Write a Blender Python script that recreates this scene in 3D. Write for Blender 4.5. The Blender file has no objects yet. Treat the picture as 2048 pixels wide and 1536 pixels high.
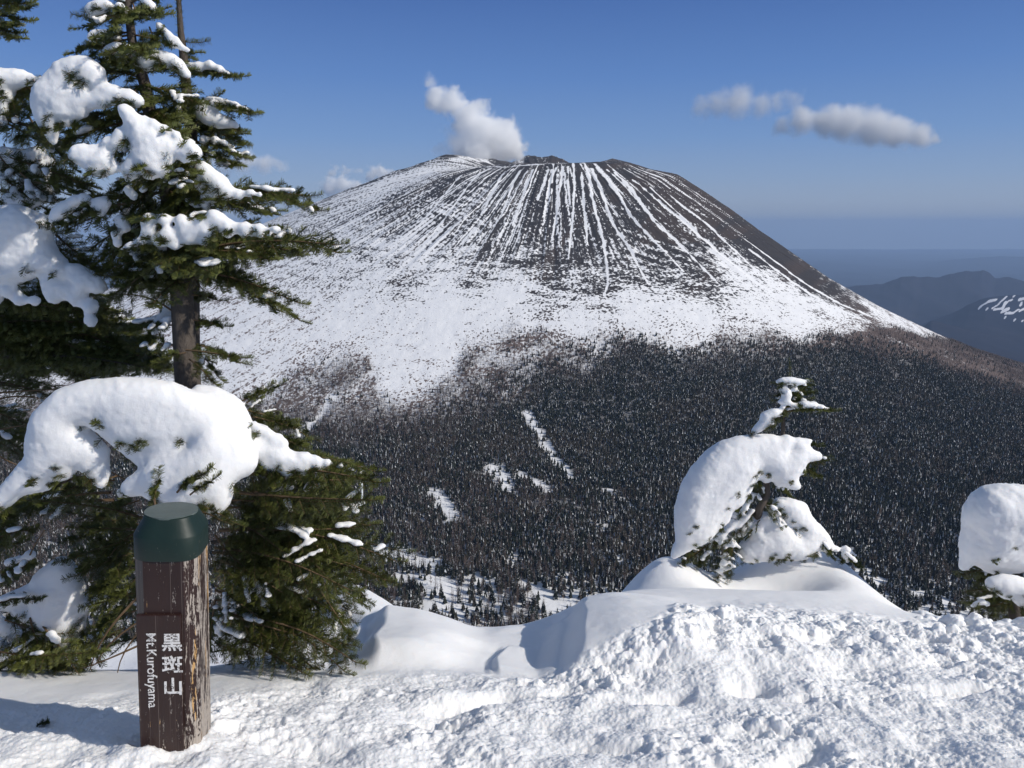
import bpy, math, random
import numpy as np
from mathutils import Vector, Matrix, Euler

# ---------------------------------------------------------------- camera
C = bpy.context.scene.collection
SC = bpy.context.scene
PITCH = math.radians(11.8)
FPX = 1500.0                      # focal length in photograph pixels (2048 wide)
cam_d = bpy.data.cameras.new('camera')
cam_d.sensor_width = 36.0
cam_d.lens = FPX / 2048 * 36.0
cam_d.clip_start = 0.05
cam_d.clip_end = 200000.0
cam = bpy.data.objects.new('camera', cam_d)
cam.rotation_euler = (math.pi / 2 - PITCH, 0, 0)
C.objects.link(cam)
SC.camera = cam

# ---------------------------------------------------------------- sky, sun, exposure
SUN_EL, SUN_AZ = math.radians(33.5), math.radians(112)      # azimuth clockwise from +Y
sun_vec = Vector((math.sin(SUN_AZ) * math.cos(SUN_EL), math.cos(SUN_AZ) * math.cos(SUN_EL), math.sin(SUN_EL)))
W = bpy.data.worlds.new('World')
SC.world = W
W.use_nodes = True
wn = W.node_tree
wn.nodes.clear()
sky = wn.nodes.new('ShaderNodeTexSky')
sky.sky_type = 'NISHITA'
sky.sun_disc = False
sky.sun_elevation = SUN_EL
sky.sun_rotation = SUN_AZ
sky.altitude = 2400
sky.air_density = 1.0
sky.dust_density = 0.6
sky.ozone_density = 1.6
hsv = wn.nodes.new('ShaderNodeHueSaturation')
hsv.inputs['Saturation'].default_value = 0.86
hsv.inputs['Hue'].default_value = 0.508
bg = wn.nodes.new('ShaderNodeBackground')
bg.inputs['Strength'].default_value = 0.10
wo = wn.nodes.new('ShaderNodeOutputWorld')
wn.links.new(sky.outputs[0], hsv.inputs['Color'])
# thin winter haze low over the horizon: grade of the sky by height above the horizon
wg = wn.nodes.new('ShaderNodeTexCoord'); wx = wn.nodes.new('ShaderNodeSeparateXYZ')
wr = wn.nodes.new('ShaderNodeValToRGB'); wm = wn.nodes.new('ShaderNodeMix'); wm.data_type = 'RGBA'
wn.links.new(wg.outputs['Generated'], wx.inputs[0]); wn.links.new(wx.outputs['Z'], wr.inputs['Fac'])
def lin(c): return tuple(((v / 255 + 0.055) / 1.055) ** 2.4 if v > 10 else v / 255 / 12.92 for v in c)
SKYC = [(0.0, (138, 152, 172)), (0.012, (150, 158, 172)), (0.03, (144, 158, 180)), (0.06, (128, 152, 186)), (0.11, (104, 140, 190)), (0.18, (80, 122, 184)), (0.27, (58, 98, 164)), (0.45, (88, 112, 150)), (1.0, (96, 109, 130))]
while len(wr.color_ramp.elements) < len(SKYC): wr.color_ramp.elements.new(0.5)
for e, (q, c) in zip(wr.color_ramp.elements, SKYC):
    e.position = q; e.color = (*[v * 12.0 for v in lin(c)], 1)
wm.inputs[0].default_value = 0.86
wn.links.new(hsv.outputs[0], wm.inputs[6]); wn.links.new(wr.outputs[0], wm.inputs[7])
wn.links.new(wm.outputs[2], bg.inputs['Color'])
wn.links.new(bg.outputs[0], wo.inputs['Surface'])
sl = bpy.data.lights.new('sun', 'SUN')
sl.energy = 4.2
sl.angle = math.radians(0.53)
sl.color = (1.0, 0.95, 0.87)
so = bpy.data.objects.new('sun', sl)
so.rotation_euler = (-sun_vec).to_track_quat('-Z', 'Y').to_euler()
C.objects.link(so)
SC.view_settings.view_transform = 'Standard'
SC.view_settings.look = 'None'
SC.view_settings.exposure = -0.10
SC.view_settings.gamma = 1.0
SC.render.engine = 'CYCLES'
cy = SC.cycles
cy.use_denoising = True
cy.max_bounces = 24
cy.diffuse_bounces = 4
cy.transparent_max_bounces = 8
cy.volume_bounces = 22
cy.volume_max_steps = 256
cy.use_adaptive_sampling = True
cy.adaptive_threshold = 0.012
cy.caustics_reflective = False
cy.caustics_refractive = False

# ---------------------------------------------------------------- helpers
cP, sP = math.cos(PITCH), math.sin(PITCH)
def ray(px, py):
    u = (px - 1024) / FPX; v = (768 - py) / FPX
    return u, cP + v * sP, -sP + v * cP
def at(px, py, Y):
    """point seen at photograph pixel (px,py) whose ground distance ahead of the camera is Y"""
    a, b, c = ray(px, py)
    t = Y / b
    return np.array((a * t, Y, c * t))
def pxm(Y):            # metres per photograph pixel at distance Y
    return Y / FPX / cP

def tag(o, label=None, cat=None, group=None, kind=None):
    if label: o['label'] = label
    if cat: o['category'] = cat
    if group: o['group'] = group
    if kind: o['kind'] = kind
    return o
def link(name, me, parent=None, mats=()):
    o = bpy.data.objects.new(name, me)
    C.objects.link(o)
    if parent is not None: o.parent = parent
    if me is not None:
        for m in mats:
            me.materials.append(m)
    return o
def empty(name, loc, label, cat, group=None):
    o = bpy.data.objects.new(name, None)
    o.empty_display_size = 0.1
    o.location = loc
    C.objects.link(o)
    return tag(o, label, cat, group)
def mesh_np(name, V, F, mi=None, smooth=True):
    """mesh from numpy verts and equal-length faces"""
    V = np.asarray(V, dtype=np.float32); F = np.asarray(F, dtype=np.int32)
    me = bpy.data.meshes.new(name)
    me.vertices.add(len(V)); me.vertices.foreach_set('co', V.ravel())
    n, k = F.shape
    me.loops.add(n * k); me.loops.foreach_set('vertex_index', F.ravel())
    me.polygons.add(n)
    me.polygons.foreach_set('loop_start', np.arange(0, n * k, k, dtype=np.int32))
    me.polygons.foreach_set('loop_total', np.full(n, k, dtype=np.int32))
    me.polygons.foreach_set('use_smooth', np.full(n, smooth, dtype=bool))
    if mi is not None: me.polygons.foreach_set('material_index', np.asarray(mi, dtype=np.int32))
    me.update(calc_edges=True)
    return me
def grid_faces(nr, nc):
    i = np.arange(nr * nc, dtype=np.int32).reshape(nr, nc)
    return np.stack([i[:-1, :-1], i[:-1, 1:], i[1:, 1:], i[1:, :-1]], -1).reshape(-1, 4)
def add_attr(me, name, arr):
    a = me.attributes.new(name, 'FLOAT', 'POINT')
    a.data.foreach_set('value', np.asarray(arr, dtype=np.float32).ravel())

# numpy noise
def _h(ix, iy, s):
    with np.errstate(over='ignore'):
        n = (ix.astype(np.int64) * 374761393 + iy.astype(np.int64) * 668265263 + s * 2147483647) & 0xffffffff
        n = ((n ^ (n >> 13)) * 1274126177) & 0xffffffff
        n = ((n ^ (n >> 16)) * 2246822519) & 0xffffffff
    return ((n ^ (n >> 15)) & 0xffffff) / float(0xffffff)
def perlin(x, y, s=0):
    x = np.asarray(x, dtype=np.float64); y = np.asarray(y, dtype=np.float64)
    ix = np.floor(x); iy = np.floor(y); fx = x - ix; fy = y - iy
    ix = ix.astype(np.int64); iy = iy.astype(np.int64)
    u = fx * fx * fx * (fx * (fx * 6 - 15) + 10); v = fy * fy * fy * (fy * (fy * 6 - 15) + 10)
    def g(dx, dy):
        a = _h(ix + dx, iy + dy, s) * 2 * np.pi
        return np.cos(a) * (fx - dx) + np.sin(a) * (fy - dy)
    a = g(0, 0); b = g(1, 0); c = g(0, 1); d = g(1, 1)
    return 1.5 * ((a + (b - a) * u) * (1 - v) + (c + (d - c) * u) * v)   # about -1..1
def fbm(x, y, o=4, s=0, g=0.5):
    r = 0; a = 1; t = 0
    for k in range(o):
        r = r + a * perlin(x * 2 ** k + 17.3 * k, y * 2 ** k - 9.1 * k, s + k); t += a; a *= g
    return r / t
def balls(x, y, s=0, dens=0.7, rmin=0.25, rmax=0.6):
    """cell noise of hemispherical lumps, height in cell units"""
    ix = np.floor(x).astype(np.int64); iy = np.floor(y).astype(np.int64)
    out = np.zeros_like(x)
    for dx in (-1, 0, 1):
        for dy in (-1, 0, 1):
            cx = ix + dx; cyy = iy + dy
            qx = cx + _h(cx, cyy, s); qy = cyy + _h(cx, cyy, s + 1)
            r = (rmin + (rmax - rmin) * _h(cx, cyy, s + 2) ** 2) * (_h(cx, cyy, s + 3) < dens)
            d2 = (x - qx) ** 2 + (y - qy) ** 2
            out = np.maximum(out, np.sqrt(np.maximum(r * r - d2, 0)))
    return out
def sstep(a, b, x):
    t = np.clip((x - a) / (b - a), 0, 1)
    return t * t * (3 - 2 * t)

# material helpers
class MT:
    def __init__(s, name):
        s.m = bpy.data.materials.new(name); s.m.use_nodes = True
        s.t = s.m.node_tree; s.n = s.t.nodes; s.n.clear()
        s.out = s.n.new('ShaderNodeOutputMaterial')
    def N(s, ty, **kw):
        n = s.n.new('ShaderNode' + ty)
        for k, v in kw.items():
            if k in n.inputs.keys() and not hasattr(n, k): n.inputs[k].default_value = v
            elif hasattr(n, k): setattr(n, k, v)
            else: n.inputs[k].default_value = v
        return n
    def L(s, a, b): s.t.links.new(a, b)
    def val(s, x, sock):
        if hasattr(x, 'links') or hasattr(x, 'is_linked'): s.L(x, sock)
        else: sock.default_value = x
    def math(s, op, a, b=None, c=None, clamp=False):
        n = s.n.new('ShaderNodeMath'); n.operation = op; n.use_clamp = clamp
        s.val(a, n.inputs[0])
        if b is not None: s.val(b, n.inputs[1])
        if c is not None: s.val(c, n.inputs[2])
        return n.outputs[0]
    def noise(s, scale, detail=3, rough=0.55, vec=None, dist=0.0):
        n = s.n.new('ShaderNodeTexNoise'); n.inputs['Scale'].default_value = scale
        n.inputs['Detail'].default_value = detail; n.inputs['Roughness'].default_value = rough
        n.inputs['Distortion'].default_value = dist
        if vec is not None: s.L(vec, n.inputs['Vector'])
        return n.outputs['Fac']
    def ramp(s, fac, a, b):
        n = s.n.new('ShaderNodeMapRange'); n.interpolation_type = 'SMOOTHSTEP'
        s.val(fac, n.inputs[0]); n.inputs[1].default_value = a; n.inputs[2].default_value = b
        return n.outputs[0]
    def mix(s, f, a, b):
        n = s.n.new('ShaderNodeMix'); n.data_type = 'RGBA'
        s.val(f, n.inputs[0])
        for x, i in ((a, 6), (b, 7)):
            if isinstance(x, tuple): n.inputs[i].default_value = (*x, 1) if len(x) == 3 else x
            else: s.L(x, n.inputs[i])
        return n.outputs[2]
    def attr(s, name):
        n = s.n.new('ShaderNodeAttribute'); n.attribute_name = name
        return n
    def pos(s, obj=False):
        if obj: return s.n.new('ShaderNodeTexCoord').outputs['Object']
        return s.n.new('ShaderNodeNewGeometry').outputs['Position']
    def scaled(s, vec, sc):
        n = s.n.new('ShaderNodeMapping'); n.inputs['Scale'].default_value = sc
        s.L(vec, n.inputs['Vector']); return n.outputs[0]
    def bump(s, h, dist, strength=1.0, normal=None):
        n = s.n.new('ShaderNodeBump'); n.inputs['Distance'].default_value = dist
        n.inputs['Strength'].default_value = strength
        s.L(h, n.inputs['Height'])
        if normal is not None: s.L(normal, n.inputs['Normal'])
        return n.outputs[0]
    def pbr(s, color, rough=0.8, spec=0.3, normal=None, **kw):
        p = s.n.new('ShaderNodeBsdfPrincipled')
        if isinstance(color, tuple): p.inputs['Base Color'].default_value = (*color, 1)
        else: s.L(color, p.inputs['Base Color'])
        s.val(rough, p.inputs['Roughness']); p.inputs['Specular IOR Level'].default_value = spec
        if normal is not None: s.L(normal, p.inputs['Normal'])
        for k, v in kw.items(): s.val(v, p.inputs[k])
        s.L(p.outputs[0], s.out.inputs['Surface'])
        return s.m
# ================================================================ TERRAIN (volcano, valley, near slope)
CX, CY = 134.0, 2350.0
def prof_px(pts, Y=CY):
    out = []
    for px, py in pts:
        p = at(px, py, Y); out.append((abs(p[0] - CX), p[2]))
    return np.array(sorted(out))
right = prof_px([(1225, 318), (1260, 328), (1300, 342), (1350, 352), (1400, 385), (1450, 420), (1500, 460), (1560, 502), (1620, 545), (1700, 592), (1800, 642), (1870, 672), (1950, 697), (2048, 729), (2200, 770)])
left = prof_px([(1060, 336), (1000, 337), (920, 338), (870, 346), (800, 375), (720, 412), (640, 455), (560, 500), (470, 556), (350, 610), (200, 650), (0, 690)])
right = np.vstack([[0, right[0, 1] - 60], right]); right = np.vstack([right, [2400, -800], [3400, -1350]])
left = np.vstack([[0, left[0, 1] - 60], left]); left = np.vstack([left, [2500, -700], [3400, -1250]])
front = np.array([(0, 120), (200, 174), (245, 168), (330, 116), (450, 38), (580, -35), (700, -97), (820, -155), (950, -212), (1080, -255), (1230, -297), (1400, -326), (1600, -345), (1750, -352), (2400, -360)])
back = np.array([(0, 120), (250, 140), (500, 40), (800, -150), (1200, -345), (1700, -540), (2600, -1000), (3400, -1350)])
def terrain_z(x, y, detail=True):
    x = np.asarray(x, float); y = np.asarray(y, float)
    dx = x - CX; dy = y - CY
    r = np.hypot(dx, dy); th = np.arctan2(dy, dx)       # 0 right, -pi/2 towards camera
    P = [np.interp(r, p[:, 0], p[:, 1]) for p in (right, front, left, back)]
    zf = np.interp(r, front[:, 0], front[:, 1])
    c, s = np.cos(th), np.sin(th)
    w = [np.maximum(c, 0) ** 2, np.maximum(-s, 0) ** 2, np.maximum(-c, 0) ** 2, np.maximum(s, 0) ** 2]
    z = sum(a * b for a, b in zip(w, P)) / sum(w)
    z = z - np.interp(r, [500, 620, 720, 900, 1180, 1500, 2200], [0, 0, 2, 4, 6, 6, 4]) * sstep(0.12, 0.75, c)
    # far rims of the outer crater behind and to the left
    def ridge(pts, slope, zz):
        for (x0, y0, z0), (x1, y1, z1) in zip(pts[:-1], pts[1:]):
            ex, ey = x1 - x0, y1 - y0
            t = np.clip(((x - x0) * ex + (y - y0) * ey) / (ex * ex + ey * ey), 0, 1)
            d = np.hypot(x - x0 - t * ex, y - y0 - t * ey)
            q = z0 + (z1 - z0) * t - slope * (np.sqrt(d * d + 15 ** 2) - 15) - 0.7 * np.maximum(d - 260, 0) * sstep(-150, 150, x)
            k = 10.0
            m = np.maximum(zz, q); zz = m + k * np.log1p(np.exp(-np.abs(zz - q) / k)) - k * 0.0
        return zz
    R1 = [tuple(at(*p)) for p in ((150, 640, 2300), (350, 566, 2350), (470, 497, 2400), (600, 434, 2450), (650, 409, 2480), (720, 378, 2500), (800, 348, 2520), (850, 334, 2530), (890, 316, 2540), (912, 314, 2550), (985, 322, 2620), (1060, 330, 2700), (1140, 334, 2750))]
    z = ridge(R1, 0.42, z)
    R2 = [tuple(at(*p)) for p in ((1040, 330, 2850), (1058, 314, 2850), (1085, 322, 2850), (1105, 316, 2850), (1150, 334, 2850))]
    z = ridge(R2, 0.45, z)
    # the ridge we stand on: steep slope falling to the valley
    dn = np.hypot(x * 0.25, y)
    near = np.interp(dn, [0, 8, 30, 100, 200, 300, 420, 560, 700], [-5, -9, -26, -85, -156, -218, -283, -326, -600])
    k = 14.0
    m = np.maximum(z, near); z = m + k * np.log1p(np.exp(-np.abs(z - near) / k))
    if detail:
        v = sstep(750, 1500, r)
        z = z + v * (9 * fbm(x / 260, y / 260, 4, 5) + 2 * fbm(x / 50, y / 50, 2, 8)) * sstep(150, 400, y)
        # radial gullies on the cone
        g = perlin(th * 34 + 0.4 * perlin(r / 130, th * 6, 3), r / 900, 11) + 0.5 * perlin(th * 85 + 0.4 * perlin(r / 80, th * 9, 3), r / 600, 12)
        z = z + g * 2.6 * sstep(230, 330, r) * (1 - sstep(600, 850, r))
        z = z + 1.2 * fbm(x / 30, y / 30, 3, 21)
    return z
def hit(px, py):
    """world point where the sight line through a pixel meets the terrain"""
    a, b, c = ray(px, py)
    Y = np.concatenate([np.arange(60, 600, 4.0), np.arange(600, 3200, 3.0)])
    z = terrain_z(a / b * Y, Y, False)
    below = np.nonzero(c / b * Y < z)[0]
    i = below[0] if len(below) else len(Y) - 200
    return a / b * Y[i], Y[i]

NA, rows = 1500, np.concatenate([np.geomspace(6, 560, 130)[:-1], np.linspace(560, 1150, 150)[:-1], np.linspace(1150, 2720, 600)[:-1], np.linspace(2720, 3150, 40)])
tanA = np.tan(np.linspace(math.radians(-46), math.radians(46), NA))
TY, TA = np.meshgrid(rows, tanA, indexing='ij')
TX = TA * TY
TX = np.where(TY < 60, TA * 60 * (0.4 + 0.6 * TY / 60), TX)
TZ = terrain_z(TX, TY)
tdx, tdy = TX - CX, TY - CY
TR = np.hypot(tdx, tdy); TT = np.arctan2(tdy, tdx)

# rock share sampled at a few places of the mountain, spread over it
samples = [(1000,345,.72),(1150,350,.8),(1250,360,.85),(1350,380,.97),(1450,445,.97),(1600,547,1),(1690,600,.75),(1540,505,.97),(900,370,.68),(800,405,.6),(700,450,.42),(620,460,.42),(560,520,.38),(650,425,.4),(750,392,.3),(850,342,.3),(800,362,.3),(700,415,.36),(470,600,.33),(900,430,.5),(850,500,.38),(1000,430,.62),(1100,430,.68),(1200,440,.76),(1300,450,.82),(1400,470,.78),(1000,500,.56),(1100,500,.66),(1200,520,.57),(1300,520,.62),(1400,540,.6),(1460,585,.5),(950,560,.45),(1100,560,.56),(1200,570,.56),(1300,570,.56),(1380,580,.6),(1480,545,.35),(1580,600,.2),(1000,620,.06),(1100,612,.36),(1200,612,.4),(1300,620,.08),(1400,630,.04),(1600,650,.06),(700,560,.36),(600,640,.3),(800,640,.24),(500,700,.28),(1700,640,.2),(800,560,.38),(1000,660,-.02),(1300,660,-.02),(1500,620,.02),(1800,655,.2),(700,660,.12),(1150,650,-.02),(900,640,.04)]
num = np.zeros_like(TX); den = np.zeros_like(TX)
for px, py, v in samples:
    hx, hy = hit(px, py)
    w = 1 / (((TX - hx) ** 2 + ((TY - hy) * 0.55) ** 2) + 900) ** 1.7
    num += w * v; den += w
rho = num / den
back_m = sstep(0, 60, TY - (CY + 60)) * (TR > 150)
rho = rho * (1 - back_m) + back_m * np.clip(0.55 + 0.5 * fbm(TX / 60, TY / 60, 3, 77) + 0.25 * sstep(-150, 100, TX), 0, 1)

wob = 0.28 * perlin(TR / 90, TT * 12, 31) + 0.10 * perlin(TR / 22, TT * 30, 32)
st = perlin(TT * 75 + wob, TR / 420, 41) * 0.42 + 0.52 * perlin(TT * 190 + wob * 2, TR / 260, 42) + 0.5 * perlin(TT * 420 + wob * 3, TR / 130, 43) + 0.55 * perlin(TX / 7, TZ / 6, 44) * sstep(320, 480, TR)
iso = 0.55 * fbm(TX / 16, TY / 10, 3, 51, 0.75) + 0.5 * perlin(TX / 60 + TZ / 40, TZ / 9, 53) * 0.6 + 0.3 * fbm(TX / 90, TY / 60, 3, 57)
iso = iso + 0.55 * perlin(TX / 6 + TZ / 6, TY / 4, 52)
wst = 1 - sstep(480, 760, TR + 60 * perlin(TX / 120, TY / 120, 61))
leftm = sstep(-200, -500, TX)
wst = np.clip(wst + 0.45 * leftm * (TR < 1300), 0.0, 1)
nz = st * wst + iso * (1 - wst)
# diagonal snow ribs across the front right
rib = perlin((tdx * 0.35 + TZ * 1.0) / 9.0, (tdx - TZ * 0.3) / 130, 71) * 0.8
ribm = sstep(60, 140, tdx) * (1 - sstep(330, 480, tdx)) * sstep(300, 380, TR) * (1 - sstep(620, 760, TR)) * (tdy < 0)
ribm2 = sstep(-420, -340, tdx) * (1 - sstep(-240, -120, tdx)) * sstep(330, 380, TR) * (1 - sstep(520, 650, TR)) * (tdy < 0)
nz = nz + np.maximum(ribm * 0.55, ribm2 * 0.6) * rib * 0.9
snow = nz * 1.15 - (rho - 0.5) * 1.75           # > 0 is snow
GUL = [([(1146,326),(1149,370),(1146,430),(1141,480),(1137,520)],3,1.5),
 ([(1166,326),(1178,352),(1185,400),(1195,440),(1207,485),(1213,530),(1216,570),(1208,592)],4,2.2),
 ([(1184,338),(1200,375),(1213,410),(1222,440),(1235,462),(1262,500),(1275,530),(1298,570)],4,1.8),
 ([(1196,336),(1215,362),(1240,395),(1260,430),(1290,465),(1330,505),(1368,545)],4.5,2),
 ([(1228,345),(1262,380),(1285,410),(1310,445),(1350,480),(1400,530),(1440,570)],5,3),
 ([(1268,362),(1300,388),(1340,420),(1375,450),(1420,490),(1480,540),(1550,590)],5,10),
 ([(1340,392),(1380,425),(1420,455),(1470,500),(1530,560)],3,3),
 ([(1300,375),(1360,430),(1400,470)],2,2),
 ([(1478,470),(1540,515),(1600,560),(1680,608),(1760,640)],3,12),
 ([(1500,500),(1580,560),(1660,612),(1740,645)],5,14),([(1420,500),(1500,560),(1590,610)],5,12),
 ([(1125,334),(1121,370),(1113,420),(1104,480)],3,1.5),([(1136,334),(1136,370),(1140,410)],2.5,2),([(1097,340),(1085,375),(1076,400)],3,2.5),([(1113,336),(1100,360),(1094,398)],3,2.5),
 ([(1163,345),(1167,400),(1172,450),(1175,490)],3,2),([(1066,340),(1052,372),(1040,410),(1025,450)],2.5,2),([(1040,342),(1022,380),(1005,425)],3,2),([(1010,342),(985,385),(962,430)],3,2.5),([(960,345),(920,395),(880,450),(840,500)],2.5,2.5),([(925,350),(880,400),(840,450)],2.5,2),
 ([(748,384),(722,400),(712,425),(692,455),(675,475),(664,500),(690,530),(722,568),(750,604)],1.1,1.1),
 ([(890,338),(940,335),(1010,335),(1080,330),(1120,327),(1160,323),(1225,317)],2.2,2.2)]
for pts, w0, w1 in GUL:
    Q = [hit(*p) if i < 99 else p for i, p in enumerate(pts)]
    n = len(Q) - 1
    for i in range(n):
        (x0, y0), (x1, y1) = Q[i], Q[i + 1]
        if abs(y1 - y0) > 500: continue
        pad = 40
        sel = (TX > min(x0, x1) - pad) & (TX < max(x0, x1) + pad) & (TY > min(y0, y1) - pad) & (TY < max(y0, y1) + pad)
        if not sel.any(): continue
        xs, ys = TX[sel], TY[sel]
        ex, ey = x1 - x0, y1 - y0
        t = np.clip(((xs - x0) * ex + (ys - y0) * ey) / (ex * ex + ey * ey + 1e-6), 0, 1)
        d = np.hypot(xs - x0 - t * ex, ys - y0 - t * ey)
        wd = (w0 + (w1 - w0) * (i + t) / n) * 0.80 * (0.85 + 0.9 * perlin(xs / 14, ys / 25, 91))
        val = 1.0 - d / np.maximum(wd, 0.4) * 0.62
        if max(w0, w1) > 7: val = val + 0.5 * nz[sel] - 0.15
        snow[sel] = np.maximum(snow[sel], val * 0.9)
rg_ = np.random.RandomState(77)
for _ in range(64):
    th0 = math.radians(rg_.uniform(-168, -28)); r0, r1 = rg_.uniform(235, 300), rg_.uniform(380, 640); wpx = rg_.uniform(.45, 1.25)
    sel = (np.abs(TT - th0) < .08) & (TR > r0) & (TR < r1) & (TY < CY + 40)
    rr = TR[sel]; cen = th0 + .010 * perlin(rr / 55, rr * 0 + th0 * 50, 97); d = np.abs(TT[sel] - cen) * rr
    wd = wpx * 1.6 * (1 - .6 * (rr - r0) / (r1 - r0)) * (0.7 + .9 * perlin(rr / 16, rr * 0 + th0 * 90, 98))
    snow[sel] = np.maximum(snow[sel], (1.0 - d / np.maximum(wd, .3) * .62) * .9)
# clearings / forest
def prof_az(pts):
    A = []
    for px, py in pts:
        hx, hy = hit(px, py); A.append((hx / hy, hy))
    A = np.array(A); return A[np.argsort(A[:, 0])]
larch_top = prof_az([(-100,830),(0,820),(300,812),(450,800),(545,795),(600,750),(660,712),(700,700),(735,712),(752,765),(800,800),(860,795),(900,760),(930,705),(1000,682),(1060,668),(1130,665),(1200,668),(1300,692),(1400,702),(1450,674),(1530,672),(1600,690),(1700,656),(1780,654),(1850,670),(1890,678),(1950,692),(2048,722),(2200,760)])
fir_top = prof_az([(-100,905),(0,900),(400,885),(600,862),(700,858),(830,850),(890,815),(960,800),(1060,750),(1160,722),(1250,692),(1350,697),(1450,707),(1550,694),(1650,690),(1750,694),(1830,716),(1950,752),(2048,785),(2200,800)])
def larch_edge(x, y): return np.interp(x / y, larch_top[:, 0], larch_top[:, 1]) + 75 * fbm(x / 110, y / 260, 3, 101, 0.6) - y       # >0 inside
def fir_edge(x, y): return np.interp(x / y, fir_top[:, 0], fir_top[:, 1]) + 60 * fbm(x / 90, y / 140, 3, 111, 0.6) - y
CLEAR = []
for pts, w in (([(1058,828),(1075,862),(1095,895),(1118,925),(1138,950)],9),([(1138,950),(1180,975),(1225,992),(1250,1012),(1285,1038)],6),
    ([(868,985),(885,1005),(905,1035)],13),([(985,945),(1010,965),(1015,985)],14),([(1045,958),(1075,970),(1100,985)],12),
    ([(760,1100),(820,1115),(870,1130)],16),([(790,1150),(850,1165),(900,1180)],14),([(800,1205),(860,1212),(905,1235)],12),([(945,1158),(985,1170),(1000,1185)],11),([(1050,1170),(1090,1190),(1110,1225)],15),([(1105,1195),(1135,1205),(1160,1215)],9),([(1010,1115),(1030,1130)],8),
    ([(1690,1135),(1740,1150),(1790,1175)],12),([(1820,1180),(1850,1188),(1885,1200)],12),([(1860,1225),(1900,1240),(1960,1250)],8),([(660,800),(640,840),(600,870)],8)):
    Q = [hit(*p) for p in pts]
    for a, b in zip(Q[:-1], Q[1:]): CLEAR.append((*a, *b, w * pxm(0.5 * (a[1] + b[1])) * 1.6))
def clearing(x, y):
    c = np.zeros_like(x)
    xx = x + 7 * perlin(x / 22, y / 22, 131); yy = y + 12 * perlin(x / 25, y / 25, 132)
    for x0, y0, x1, y1, w in CLEAR:
        ex, ey = x1 - x0, y1 - y0
        t = np.clip(((xx - x0) * ex + (yy - y0) * ey) / (ex * ex + ey * ey), 0, 1)
        d = np.hypot(xx - x0 - t * ex, (yy - y0 - t * ey) * 0.6)
        c = np.maximum(c, 1 - sstep(w * 0.25, w * 1.3, d))
    return c
le = larch_edge(TX, np.maximum(TY, 50)); fe = fir_edge(TX, np.maximum(TY, 50))
forest = sstep(-25, 25, le)
snow = snow * (1 - forest) + forest * (np.where(fe > 40, .45, .05) * (1 - clearing(TX, np.maximum(TY, 50))) + .9 * clearing(TX, np.maximum(TY, 50)) + 0.9 * fbm(TX / 6, TY / 9, 3, 141, .7) + .5 * fbm(TX / 60, TY / 80, 2, 142) - .45 * sstep(550, 750, TX) * sstep(10, 60, le))
# small shrubs on the snow belt
belt = sstep(620, 800, TR) * (1 - forest)
sh = fbm(TX / 4.5, TY / 6, 3, 151, 0.7)
snow = snow - belt * np.clip(sh - 0.18 + 0.15 * fbm(TX / 150, TY / 150, 2, 152) + 0.25 * sstep(-140, 0, le), 0, 1) * 2.6
tint = sstep(0.1, 0.5, fbm((tdx - 0.6 * tdy) / 60, TR / 300, 3, 161) + 0.7 * np.exp(-((tdx - 330) / 130) ** 2) * (TR < 600))
shrub = np.maximum(sstep(800, 1000, TR), forest)
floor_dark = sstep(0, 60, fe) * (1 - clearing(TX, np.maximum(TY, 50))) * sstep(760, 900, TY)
me = mesh_np('terrain', np.stack([TX, TY, TZ], -1).reshape(-1, 3), grid_faces(*TX.shape))
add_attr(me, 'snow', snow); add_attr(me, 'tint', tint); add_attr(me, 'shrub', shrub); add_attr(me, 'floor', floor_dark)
m = MT('volcano_snow_and_rock')
p = m.pos()
f1 = m.noise(0.30, 3, 0.7, p)
s = m.math('ADD', m.attr('snow').outputs['Fac'], m.math('MULTIPLY', m.math('SUBTRACT', f1, 0.5), 1.3))
mask = m.ramp(s, -0.12, 0.16)
rock = m.mix(m.noise(0.05, 4, 0.6, p), (0.022, 0.020, 0.021), (0.060, 0.052, 0.049))
rock = m.mix(m.math('MULTIPLY', m.attr('tint').outputs['Fac'], 0.55), rock, (0.070, 0.050, 0.040))
rock = m.mix(m.attr('shrub').outputs['Fac'], rock, (0.16, 0.12, 0.105))
snowc = m.mix(m.noise(0.03, 3, 0.6, p), (0.80, 0.80, 0.82), (0.88, 0.88, 0.88))
col = m.mix(mask, rock, snowc)
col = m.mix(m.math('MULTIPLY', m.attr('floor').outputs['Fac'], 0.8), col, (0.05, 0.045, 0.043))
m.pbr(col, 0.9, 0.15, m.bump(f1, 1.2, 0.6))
me.materials.append(m.m)
terrain = link('terrain', me); tag(terrain, kind='structure')

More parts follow.
